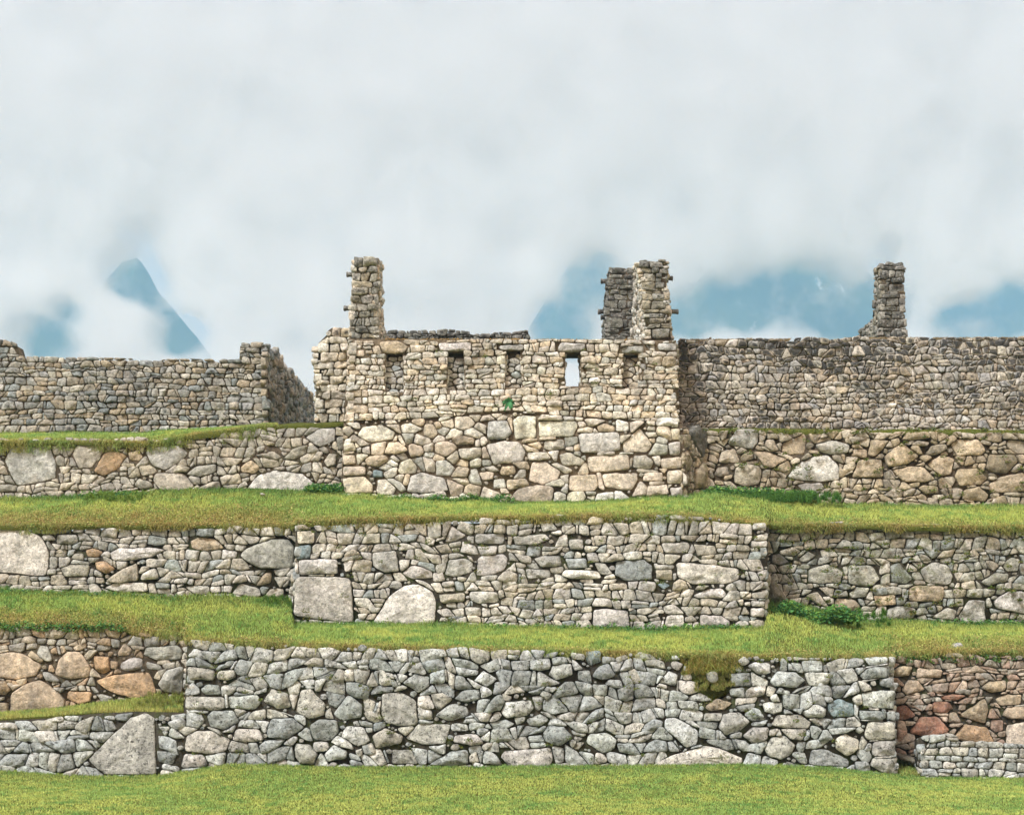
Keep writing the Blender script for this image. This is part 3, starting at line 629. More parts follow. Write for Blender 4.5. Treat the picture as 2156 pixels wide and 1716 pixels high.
L_W1 = [(-140, 1626), (0, 1622), (170, 1634), (330, 1634), (480, 1609), (700, 1612), (900, 1616), (1200, 1612), (1560, 1610), (1750, 1616), (1890, 1632), (1940, 1636), (2156, 1638), (2300, 1640)]
def lawn_z(X, Y):
    x = X / np.maximum(Y, 1) * F + CX; foot = CAMZ + (HY - interp(L_W1, np.clip(X / 33.0 * F + CX, -140, 2300))[0]) / F * 33.0
    k = np.clip((Y - 28.5) / 4.5, 0, 1); k = k * k * (3 - 2 * k); return foot * k + (fbm(X, Y, .35, 12) - .5) * .10 * (1 - k * .7)
gx = np.concatenate([np.linspace(-90, -16, 30), np.linspace(-15, 15, 160), np.linspace(16, 90, 30)]); gy = np.concatenate([np.linspace(-60, 20, 30), np.linspace(20.5, 34.2, 60), [36, 60]])
GX, GY = np.meshgrid(gx, gy); GZ = lawn_z(GX, GY); V = np.stack([GX, GY, GZ], -1).reshape(-1, 3); nx = len(gx)
m = bpy.data.meshes.new('lawn'); m.from_pydata(V.tolist(), [], [(j * nx + i, j * nx + i + 1, (j + 1) * nx + i + 1, (j + 1) * nx + i) for j in range(len(gy) - 1) for i in range(nx - 1)])
m.materials.append(M['turf']); m.polygons.foreach_set('use_smooth', [True] * len(m.polygons)); tag(link('lawn', m), kind='structure')
rs = np.random.RandomState(2); n = 230000; Y = 25.5 + 7.6 * rs.rand(n) ** .85; X = (rs.rand(n) * 2 - 1) * Y * .325
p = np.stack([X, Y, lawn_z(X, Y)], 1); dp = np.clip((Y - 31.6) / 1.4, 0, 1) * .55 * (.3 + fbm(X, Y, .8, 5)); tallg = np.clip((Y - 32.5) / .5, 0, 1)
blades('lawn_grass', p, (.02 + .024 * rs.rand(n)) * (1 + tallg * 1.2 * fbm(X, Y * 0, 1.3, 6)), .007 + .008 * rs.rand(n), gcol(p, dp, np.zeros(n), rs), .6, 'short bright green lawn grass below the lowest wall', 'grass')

T1F = [(-140, 1318, 34.5), (0, 1318, 34.5), (200, 1322, 34.5), (386, 1338, 34.5), (392, 1348, 33.2), (600, 1358, 33.2), (900, 1366, 33.2), (1420, 1378, 33.2), (1445, 1380, 33.25), (1540, 1382, 33.25), (1868, 1384, 33.2), (1880, 1378, 34.3), (2000, 1372, 34.3), (2300, 1374, 34.3)]
T1B = [(-140, 1236, 36.3), (0, 1238, 36.3), (300, 1250, 36.3), (612, 1263, 36.2), (620, 1312, 35.5), (1000, 1318, 35.5), (1300, 1326, 35.5), (1608, 1322, 35.5), (1616, 1268, 36.4), (1700, 1278, 36.9), (1800, 1305, 37), (2156, 1316, 37), (2300, 1318, 37)]
T2F = [(-140, 1108, 36.3), (200, 1106, 36.3), (612, 1108, 36.3), (622, 1102, 35.6), (800, 1094, 35.6), (1200, 1088, 35.6), (1430, 1086, 35.6), (1610, 1104, 35.6), (1622, 1106, 36.9), (2156, 1112, 37), (2300, 1112, 37)]
T2B = [(-140, 1046, 38.8), (0, 1050, 38.8), (150, 1044, 38.8), (420, 1030, 38.8), (650, 1034, 38.8), (718, 1038, 38.6), (900, 1050, 38.5), (1080, 1058, 38.5), (1200, 1058, 38.5), (1440, 1048, 38.5), (1495, 1036, 39.2), (1640, 1042, 39.3), (1750, 1062, 39.3), (2000, 1066, 39.3), (2300, 1062, 39.3)]
T3F = [(-140, 932, 38.9), (0, 930, 38.9), (330, 932, 38.9), (420, 913, 38.9), (560, 898, 39.0), (716, 891, 39.0), (760, 893, 39.3), (1480, 906, 39.5), (1500, 908, 39.55), (2300, 912, 39.55)]
T3B = [(-140, 914, 41), (0, 914, 41), (300, 912, 41), (560, 898, 41), (660, 892, 41), (740, 890, 41), (1430, 903, 39.75), (2300, 907, 39.75)]
s1 = terrace('lower_terrace_turf', T1F, T1B, 130000, seed=11, label='sunlit short grass strip on the lower terrace', tall=1.15, brn=.26, gl='terrace_grass', mx_=lambda x: np.clip((400 - x) / 60, 0, 1) * .5 + np.clip((x - 1850) / 40, 0, 1) * .5 + .1)
s2 = terrace('middle_terrace_turf', T2F, T2B, 120000, seed=12, label='mossy yellow green grass strip on the middle terrace', tall=1.15, brn=.30, lip=.2, gl='terrace_grass', mx_=lambda x: np.clip((640 - x) / 60, 0, 1) * .55 + .2)
s3 = terrace('upper_terrace_turf', T3F, T3B, 34000, bx=585, seed=13, label='narrow green grass strip on the upper terrace', tall=1.0, deep=.2, lip=.32, gl='terrace_grass')
# small ledge at far left, in front of the brown wall
TLF = [(-140, 1519, 33.15), (0, 1514, 33.15), (100, 1508, 33.15), (200, 1500, 33.15), (386, 1499, 33.15)]
TLB = [(-140, 1508, 34.4), (0, 1502, 34.4), (130, 1492, 34.4), (230, 1478, 34.4), (300, 1470, 34.4), (386, 1468, 34.4)]
def ledge(name, Fp, Bp, x0, x1, nb, label, seed):
    rs = np.random.RandomState(seed); X = np.linspace(x0, x1, 60)
    def pt(pl_, x): yy, DD = interp(pl_, x); return np.stack([(x - CX) / F * DD, DD, CAMZ + (HY - yy) / F * DD], -1)
    T = [-1, 0, .3, .6, 1, 1.3]; V = []
    for t in T:
        A = pt(Fp, X); B = pt(Bp, X); q = A + (B - A) * max(t, 0) 
        if t > 1: q = B + (B - A) * .3
        if t < 0: q[:, 2] -= .12; q[:, 1] += .02
        V.append(q)
    V = np.concatenate(V); nx = len(X)
    m = bpy.data.meshes.new(name); m.from_pydata(V.tolist(), [], [(j * nx + i, j * nx + i + 1, (j + 1) * nx + i + 1, (j + 1) * nx + i) for j in range(len(T) - 1) for i in range(nx - 1)])
    m.materials.append(M['turf']); tag(link(name, m), kind='structure')
    x = x0 + (x1 - x0) * rs.rand(nb); t = rs.rand(nb); A = pt(Fp, x); B = pt(Bp, x); q = A + (B - A) * t[:, None]
    blades('ledge_grass', q, .04 + .06 * rs.rand(nb), .006 + .008 * rs.rand(nb), gcol(q, t * .3, (1 - t) * .4, rs), .7, label, 'grass')
ledge('ledge_turf', TLF, TLB, -140, 386, 16000, 'wedge of long grass on the ledge below the brown boulder wall', 21)
RLF = [(1886, 1632, 33.0), (1945, 1634, 33.0)]; RLB = [(1886, 1598, 34.2), (1945, 1600, 34.2)]
ledge('gap_turf', RLF, RLB, 1886, 1945, 1500, 'shaded grass in the narrow gap beside the wall end', 22)

# hill behind and valley floor out to the mountains
hx = np.linspace(-90, 90, 40); hy = np.linspace(41.5, 120, 30); HX, HYY = np.meshgrid(hx, hy); HZ = 2.6 - ((HYY - 41.5) / 78) ** 1.3 * 60 + (fbm(HX, HYY, .1, 31) - .5) * 1.0
m = bpy.data.meshes.new('hillside'); m.from_pydata(np.stack([HX, HYY, HZ], -1).reshape(-1, 3).tolist(), [], [(j * 40 + i, j * 40 + i + 1, (j + 1) * 40 + i + 1, (j + 1) * 40 + i) for j in range(29) for i in range(39)])
m.materials.append(M['turf']); tag(link('hillside', m), kind='structure')
m = bpy.data.meshes.new('valley_floor'); m.from_pydata([(-5900, 100, -320), (5900, 100, -320), (5900, 3850, -320), (-5900, 3850, -320)], [], [(0, 1, 2, 3)]); m.materials.append(M['turf']); tag(link('valley_floor', m), kind='structure')

# ------------------------------------------------------------------ the walls
FINE = ((.17, .35), (.115, .9), (.075, 2), (.045, 3), (.028, 3))
def foot(x, D): return (float((x - CX) / F * D), D, float(CAMZ + (HY - 1050) / F * D) * 0)
# 1 long grey wall
r = root('terrace_wall', 'long grey lichen-speckled dry-stone wall directly above the lawn, with an overgrown notch', 'wall', (0, 33, 0))
pl = Plane(0, 33, 2156, 33, .05, 1620)
pix = [(-160, 1640), (330, 1648), (480, 1625), (900, 1630), (1600, 1626), (1780, 1640), (1892, 1645), (1887, 1560), (1882, 1480), (1876, 1440), (1868, 1384), (1720, 1384), (1548, 1382), (1546, 1440), (1510, 1475), (1468, 1450), (1448, 1404), (1425, 1378), (1200, 1372), (900, 1362), (600, 1356), (480, 1354), (393, 1346), (386, 1500), (280, 1498), (200, 1502), (100, 1512), (-160, 1524)]
wall(r, pl, pix, M['grey'], 'grey', M['c_dark'], BIG_W1, rows=(.17, .33, .19, .50, .16, .10), radii=((.1, 1),), aspect=1.35, fine=.55, ragged=(10, 11, 13, 14, 15, 16, 17, 18, 19, 20, 21, 23, 24, 25, 26), gap=.006, stain=(.0, .55), relief=.045, seed=11, large=.16, thick=1.0, inset=.075, coredrop=.04)
# its left return
pls = Plane3(pl.hit(393, 1500), (0, 1, 0), (0, 0, 1), (-1, 0, 0))
mb = MB(); z1 = float(pl.hit(393, 1346)[2] - pl.hit(393, 1500)[2]); cells = pack([(-.0, -.3), (1.3, -.3), (1.3, z1), (.1, z1)], ((.14, .8), (.09, 1.5), (.05, 2)), 1.3, rng=random.Random(5)); stones_on(mb, pls, cells, PAL['grey'], random.Random(6), .009, (0, .4)); mb.build('return_stonework', M['grey'], r)
mb = MB(); pe = Plane3(pl.hit(1890, 1640), (0, 1, 0), (0, 0, 1), (1, 0, 0)); cells = pack([(0, 0), (1.4, 0), (1.4, 2.4), (.1, 2.4)], ((.16, .8), (.1, 1.5), (.05, 2)), 1.3, rng=random.Random(5)); stones_on(mb, pe, cells, PAL['grey'], random.Random(6), .009, (0, .4)); mb.build('return_stonework', M['grey'], r)
# 2 brown wall at the left, set back above the ledge
r = root('terrace_wall', 'short brown wall of big rounded orange and tan boulders above the grassy ledge', 'wall', (-9, 34.5, 0)); pl = Plane(0, 34.4, 400, 34.4, .03, 1500)
wall(r, pl, [(-160, 1530), (410, 1490), (410, 1338), (300, 1330), (200, 1322), (0, 1316), (-160, 1316)], M['brown'], 'brown', M['c_brown'], BIG_W1C, rows=(.13, .24, .15, .38, .13, .14), radii=((.1, 1),), aspect=1.3, ragged=(2, 3, 4, 5), gap=.0075, stain=(0, .35), seed=12, large=.16, fine=.6, coredrop=.05)
# 3 reddish wall at the right, set back
r = root('terrace_wall', 'weathered wall with red-brown stones behind the low wall, lower right', 'wall', (9, 34.2, 0)); pl = Plane(1880, 34.2, 2156, 34.2, .03, 1570)
wall(r, pl, [(1860, 1650), (2290, 1650), (2290, 1374), (2000, 1374), (1930, 1388), (1860, 1376)], M['red'], 'red', M['c_dark'], BIG_W1R, rows=(.11, .22, .13, .34, .12, .22), radii=((.1, 1),), aspect=1.5, ragged=(2, 3, 4), gap=.0075, stain=(.1, .6), seed=13, large=.14, coredrop=.05)
# 4 low wall in front of it
r = root('low_wall', 'knee-high pale dry-stone wall on the lawn at the right edge', 'wall', (9, 33, 0)); pl = Plane(1940, 33, 2156, 33, .02, 1600)
wall(r, pl, [(1938, 1645), (2290, 1648), (2290, 1572), (2156, 1566), (2030, 1560), (2010, 1545), (1975, 1545), (1948, 1548), (1938, 1552)], M['grey'], 'grey', M['c_dark'], rows=(.11, .17, .16, .36), radii=((.1, 1),), aspect=1.2, ragged=(2, 3, 4, 5, 6), gap=.008, stain=(.0, .5), seed=14, thick=.5, coredrop=.03)
mb = MB(); pe = Plane3(pl.hit(1938, 1640), (0, 1, 0), (0, 0, 1), (-1, 0, 0)); cells = pack([(0, 0), (.5, 0), (.5, .8), (0.02, .8)], ((.1, 1.5), (.05, 2)), 1.3, rng=random.Random(5)); stones_on(mb, pe, cells, PAL['grey'], random.Random(6), .008, (0, .4)); mb.build('return_stonework', M['grey'], r)

# 5 second row: left, centre, right
r = root('terrace_wall', 'rubble wall with a huge pale boulder at its left end, below the upper-left grass', 'wall', (-8, 36.3, 0)); pl = Plane(0, 36.3, 620, 36.3, .03, 1250)
wall(r, pl, [(-160, 1262), (640, 1285), (640, 1104), (400, 1106), (100, 1108), (-160, 1112)], M['mid'], 'mid', M['c_dark'], BIG_W2L, rows=(.13, .25, .16, .42, .09, .14), radii=((.1, 1),), aspect=1.35, ragged=(2, 3, 4), gap=.0075, stain=(0, .35), seed=15, large=.16, fine=.4, coredrop=.05)
r = root('terrace_wall', 'broad projecting grey rubble wall with two huge pale boulders at its lower left', 'wall', (0, 35.5, 0)); pl = Plane(615, 35.5, 1610, 35.5, .04, 1320)
wall(r, pl, [(613, 1322), (800, 1334), (1200, 1340), (1610, 1336), (1612, 1260), (1617, 1180), (1619, 1100), (1560, 1098), (1500, 1088), (1430, 1083), (1200, 1086), (900, 1094), (622, 1101), (620, 1200)], M['mid'], 'mid', M['c_dark'], BIG_W2C, rows=(.14, .26, .17, .42, .09, .13), radii=((.1, 1),), aspect=1.45, ragged=(6, 7, 8, 9, 10, 11), gap=.0075, stain=(0, .4), seed=16, large=.16, fine=.4, thick=1.1, coredrop=.05)
for xx, sgn in ((620, -1), (1615, 1)):
    mb = MB(); o = pl.hit(xx, 1330); pe = Plane3(o, (0, 1, 0), (0, 0, 1), (sgn, 0, 0)); cells = pack([(0, 0), (1.3, 0), (1.3, 2.3), (.1, 2.3)], ((.15, .6), (.1, 1.5), (.05, 2)), 1.4, rng=random.Random(5)); stones_on(mb, pe, cells, PAL['mid'], random.Random(6), .008, (0, .4)); mb.build('return_stonework', M['mid'], r)
r = root('terrace_wall', 'mossy recessed rubble wall with ferns in its joints, middle right', 'wall', (10, 37, 0)); pl = Plane(1610, 37, 2156, 37, .03, 1300)
wall(r, pl, [(1590, 1300), (1800, 1330), (2290, 1336), (2290, 1110), (2000, 1108), (1800, 1102), (1700, 1100), (1590, 1110)], M['midr'], 'midr', M['c_dark'], BIG_W2R, rows=(.13, .23, .14, .36, .10, .16), radii=((.1, 1),), aspect=1.4, ragged=(2, 3, 4, 5, 6), gap=.009, stain=(0, .5), seed=17, large=.15, fine=.9, coredrop=.05)

# 6 third row, left and right
r = root('terrace_wall', 'tan retaining wall of mixed boulders left of the roofless house', 'wall', (-8, 38.8, 1)); pl = Plane(0, 38.9, 720, 38.9, .03, 1040)
wall(r, pl, [(-160, 1066), (200, 1062), (440, 1048), (740, 1054), (740, 897), (640, 897), (560, 900), (480, 908), (400, 914), (340, 922), (250, 922), (-160, 922)], M['tan'], 'w3l', M['c_brown'], BIG_W3L, rows=(.15, .26, .16, .38, .13, .25), radii=((.1, 1),), aspect=1.3, ragged=(4, 5, 6, 7, 8, 9, 10), gap=.008, stain=(0, .45), seed=18, large=.15, coredrop=.03)
r = root('terrace_wall', 'tan boulder retaining wall right of the roofless house, under the blackened wall', 'wall', (10, 39.3, 1)); pl = Plane(1490, 39.4, 2156, 39.4, .02, 1040)
wall(r, pl, [(1470, 1052), (1700, 1062), (2000, 1084), (2290, 1080), (2290, 908), (1900, 908), (1470, 904)], M['tan'], 'tan', M['c_brown'], BIG_W3R, rows=(.14, .26, .16, .38, .14, .25), radii=((.1, 1),), aspect=1.3, ragged=(4, 5), gap=.009, stain=(0, .4), seed=19, large=.16, coredrop=.05)

# 7 upper left enclosure
r = root('ruined_wall', 'coursed grey wall with a raised stub and a side wall receding behind it', 'wall', (-8, 41, 3)); pl = Plane(0, 41, 560, 41, .03, 900)
wall(r, pl, [(-160, 925), (565, 915), (566, 830), (560, 760), (558, 722), (540, 718), (505, 722), (503, 757), (300, 755), (100, 750), (42, 749), (34, 722), (8, 714), (-160, 716)], M['black'], 'upleft', M['c_brown'], rows=(.11, .18, .13, .35, .035), radii=((.1, 1),), aspect=1.15, ragged=(4, 5, 10, 11, 12), gap=.008, stain=(.2, 1.1), seed=20, zone=lambda p: 1.35 if p[2] < 6.4 else .75, coredrop=.02)
# receding side wall
A = pl.hit(563, 900); z0 = 3.2; bk = P(668, 900, 50.0); d = bk - A; d[2] = 0; ln = float(np.linalg.norm(d)); d /= ln; nn = np.array((d[1], -d[0], 0)); pls = Plane3((A[0], A[1], z0), d, (0, 0, 1), nn)
def prof(x, y):
    q = np.array(((x - CX) / F, 1.0, (HY - y) / F)); t = np.dot(pls.o - np.array((0, 0, CAMZ)), pls.n) / np.dot(q, pls.n); return pls.uv3(np.array((0, 0, CAMZ)) + q * t)
top = [prof(*q) for q in ((561, 722), (582, 738), (595, 752), (604, 772), (625, 795), (650, 822), (664, 834))]
poly = [(0, 0), (top[-1][0], 0)] + top[::-1]; polyc = [(.3, 0), (top[-1][0], 0)] + top[:0:-1] + [(.3, top[0][1] - .2)]
mb = MB(); rng = random.Random(30); cells = pack(ccw(poly), ((.17, .6), (.12, 1.2), (.08, 2), (.05, 3)), 1.35, ragged=(2, 3, 4, 5, 6, 7), rng=rng); stones_on(mb, pls, cells, PAL['upleft'], rng, .013, (.0, .8), .05); mb.build('side_stonework', M['black'], r)
mb = MB(); prism(mb, pls, polyc, [], -.07, -.7); mb.build('rubble_core', M['c_brown'], r)
# 8 stepped return wall behind the house, left
r = root('ruined_wall', 'stepped stone wall end rising just left of the roofless house', 'wall', (-4.4, 39.6, 3)); pl = Plane(660, 39.6, 800, 39.6, .03, 880)
wall(r, pl, [(660, 905), (760, 905), (760, 690), (698, 690), (690, 696), (688, 704), (674, 718), (670, 722), (668, 780), (664, 840)], M['tan'], 'cream', M['c_brown'], rd('125 -60 130 -60 130 -50', C2)[:0], rows=(.16, .24, .2, .55), radii=((.1, 1),), aspect=1.15, ragged=(2, 3, 4), gap=.008, stain=(.0, .6), seed=23, zone=lambda p: 2 if p[2] > 9.2 else .8)
mb = MB(); o = pl.hit(664, 905); pe = Plane3(o, (0, 1, 0), (0, 0, 1), (-1, 0, 0)); cells = pack([(0, 0), (5, 0), (5, 2.0), (.0, 2.0)], ((.16, .6), (.1, 1.5), (.05, 2)), 1.4, rng=random.Random(5)); stones_on(mb, pe, cells, PAL['cream'], random.Random(6), .012, (0, .5)); mb.build('side_stonework', M['tan'], r)
# 9 far wall top behind the house
r = root('ruined_wall', 'dark lichen-covered wall top showing behind the house front, between its gable towers', 'wall', (-1, 44, 5)); pl = Plane(800, 44, 1120, 44, .02, 712)
wall(r, pl, [(790, 800), (1122, 800), (1118, 712), (1110, 690), (1094, 692), (1080, 699), (1040, 699), (1010, 703), (985, 697), (860, 696), (790, 696)], M['tower'], 'dark', M['c_dark'], rows=(.085, .14, .12, .3), radii=((.1, 1),), aspect=1.15, ragged=(2, 3, 4, 5, 6, 7, 8, 9), gap=.006, stain=(.4, 1.0), seed=24, thick=.8, coredrop=.01)
# 10 upper right long wall
r = root('ruined_wall', 'long high wall of round fieldstones blackened in patches, on the upper right', 'wall', (10, 39.8, 3)); pl = Plane(1430, 39.75, 2156, 39.75, .03, 900)
def bz(p): 
    v = noise.noise(Vector((p[0] * .45, p[2] * .9, 3))) + .5; return max(.25, .55 + v * .9) + max(0, (p[2] - 8.6)) * 1.1
wall(r, pl, [(1372, 925), (2290, 925), (2290, 708), (2156, 708), (1950, 710), (1800, 708), (1600, 712), (1430, 712), (1428, 735), (1372, 735)], M['black'], 'black', M['c_clay'], rows=(.115, .19, .12, .29, .07, .08), radii=((.1, 1),), aspect=1.22, ragged=(2, 3, 4, 5, 6), gap=.007, stain=(.25, 1.3), seed=25, relief=.045, zone=bz, coredrop=.03)

# 11 the house
H = root('roofless_house', 'roofless cream granite house front with a row of trapezoid niches and one open window', 'ruin', (0, 38.5, 1.5))
pl = Plane(720, 38.5, 1440, 38.5, .035, 1050)
NI = [C2(q) for q in ([(492, 628), (577, 628), (588, 830), (482, 830)], [(820, 622), (898, 622), (908, 820), (812, 820)], [(1128, 615), (1198, 615), (1208, 806), (1118, 806)], [(1436, 624), (1512, 624), (1522, 800), (1432, 800)], [(1744, 632), (1818, 632), (1826, 812), (1740, 812)])]
lowp = [(717, 1058), (850, 1064), (1080, 1072), (1250, 1066), (1452, 1056), (1446, 1000), (1440, 920), (1436, 890), (1250, 880), (1080, 868), (900, 880), (723, 888)]
upp = [(723, 888), (900, 880), (1080, 868), (1250, 880), (1432, 890), (1430, 800), (1424, 716), (1080, 714), (732, 713), (728, 800)]
wall(H, pl, lowp, M['cream'], 'cream', M['c_clay'], [q for q in BIG_H if np.mean([a_[1] for a_ in q[0]]) >= 880], radii=((.2, .8), (.14, 1), (.09, 1.2), (.055, 1)), aspect=1.4, gap=.006, stain=(0, .28), seed=26, large=.17, thick=.95, part='lower_stonework', inset=.07)
wall(H, pl, upp, M['cream'], 'cream', M['c_clay'], LINTELS + [q for q in BIG_H if np.mean([a_[1] for a_ in q[0]]) < 880], rows=(.10, .175, .13, .40), radii=((.1, 1),), aspect=1.5, gap=.007, stain=(0, .3), seed=28, large=.14, relief=.015, holes=NI, thick=.85, part='front_stonework', zone=lambda p: 2.2 if p[2] > 9.0 else .8, bigpart='lintel')
# niche backs and window jambs
for k, q in enumerate(NI):
    uvq = [pl.uv(*a) for a in q]; g = .12; u0 = min(a[0] for a in uvq) - g; u1 = max(a[0] for a in uvq) + g; v0 = min(a[1] for a in uvq) - g; v1 = max(a[1] for a in uvq) + g
    nb = Plane3(pl.o - pl.n * (.20 if k != 2 else .13), pl.eu, pl.ev, pl.n); rng = random.Random(40 + k)
    if k != 3:
        mb = MB(); cells = pack([(u0, v0), (u1, v0), (u1, v1 - .17), (u0, v1 - .17)], ((.085, 1), (.06, 2), (.04, 3)), 1.5, rng=rng); stones_on(mb, nb, cells, PAL['cream'] if k == 4 else PAL['mid'], rng, .007, (0, .8)); nbk = mb.build('niche_back', M['cream'], H)
        mb = MB(); prism(mb, nb, [(u0, v0), (u1, v0), (u1, v1), (u0, v1)], [], -.04, -.3); mb.build('niche_core', M['c_brown'], nbk)
    for sgn in (1, -1):      # jambs: 1 = left jamb facing right
        a = uvq[3] if sgn > 0 else uvq[2]; b = uvq[0] if sgn > 0 else uvq[1]
        pa = pl.w(np.array([[a[0], a[1], -.03]]))[0]; pb = pl.w(np.array([[b[0], b[1], -.03]]))[0]; ev = pb - pa; hgt = float(np.linalg.norm(ev)); ev /= hgt; eu = -pl.n; nn = np.cross(eu, ev); nn = nn if nn[0] * sgn > 0 else -nn
        jp = Plane3(pa, eu, ev, nn); rng = random.Random(60 + k); cells = pack([(0, 0), (.8 if k == 3 else .36, 0), (.8 if k == 3 else .36, hgt), (0, hgt)], ((.1, 1), (.07, 2), (.04, 3)), 1.4, rng=rng)
        mb = MB(); stones_on(mb, jp, cells, PAL['cream'], rng, .007, (0, .3), .015, depth=.06); mb.build('jamb', M['cream'], H)
# weathered turf coping along the wall head
def coping(rt, pl, x0, x1, yt, thick, col1, seed, hgt=.06, nm='turf_coping'):
    rs = np.random.RandomState(seed); n = int((x1 - x0) * 20); x = x0 + (x1 - x0) * rs.rand(n); yy = np.interp(x, [q[0] for q in yt], [q[1] for q in yt])
    base = np.array([pl.hit(a, b) for a, b in zip(x, yy)]); base += -pl.n * (rs.rand(n)[:, None] * thick) ; base[:, 2] -= .02
    keep = fbm(x / 30, x * 0, 1, seed) > .36; base = base[keep]; n = len(base)
    colr = (np.array(col1) * (rs.rand(n, 1) * .8 + .5)); loc = np.array(rt.matrix_basis.translation)
    blades(nm, base - loc, (.01 + hgt * rs.rand(n) ** 2), .010 + .012 * rs.rand(n), colr, 1.2, parent=rt, kind=None)
coping(H, pl, 806, 1340, [(732, 713), (1080, 713), (1424, 715)], .8, (.50, .32, .10), 5, .05)
# lower right flank of the house, an oblique rough face
fl = Plane(1436, 38.45, 1494, 39.5, .05, 1040)
wall(H, fl, [(1436, 1060), (1500, 1056), (1496, 960), (1490, 902), (1440, 900)], M['midr'], 'tan', M['c_brown'], rd('95 1180 130 1140 160 1165 215 1180 210 1290 190 1340 165 1330 k; 130 1420 180 1360 205 1480 190 1520 140 1525; 60 1300 100 1290 130 1350 100 1420 60 1400; 60 1430 100 1430 105 1510 60 1510; 40 1200 90 1200 110 1270 70 1290', C3), radii=((.13, .6), (.09, 1.5), (.05, 3)), aspect=.8, gap=.008, stain=(0, .5), seed=27, large=.12, part='flank_stonework', thick=.7)
mb = MB(); o = pl.hit(1427, 900); pe = Plane3(o, (0, 1, 0), (0, 0, 1), (1, 0, 0)); cells = pack([(0, 0), (1.2, 0), (1.2, 2.0), (.06, 2.0)], ((.15, .6), (.1, 1.5), (.05, 2)), 1.4, rng=random.Random(5)); stones_on(mb, pe, cells, PAL['cream'], random.Random(6), .008, (0, .4)); mb.build('side_stonework', M['cream'], H)
mb = MB(); o = pl.hit(722, 1050); pe = Plane3(o, (0, 1, .0), (.04, 0, 1), (-1, 0, 0)); cells = pack([(0, 0), (1.0, 0), (1.0, 3.6), (.06, 3.6)], ((.17, .6), (.12, 1.5), (.05, 2)), 1.4, rng=random.Random(5)); stones_on(mb, pe, cells, PAL['cream'], random.Random(6), .008, (0, .4)); mb.build('side_stonework', M['cream'], H)

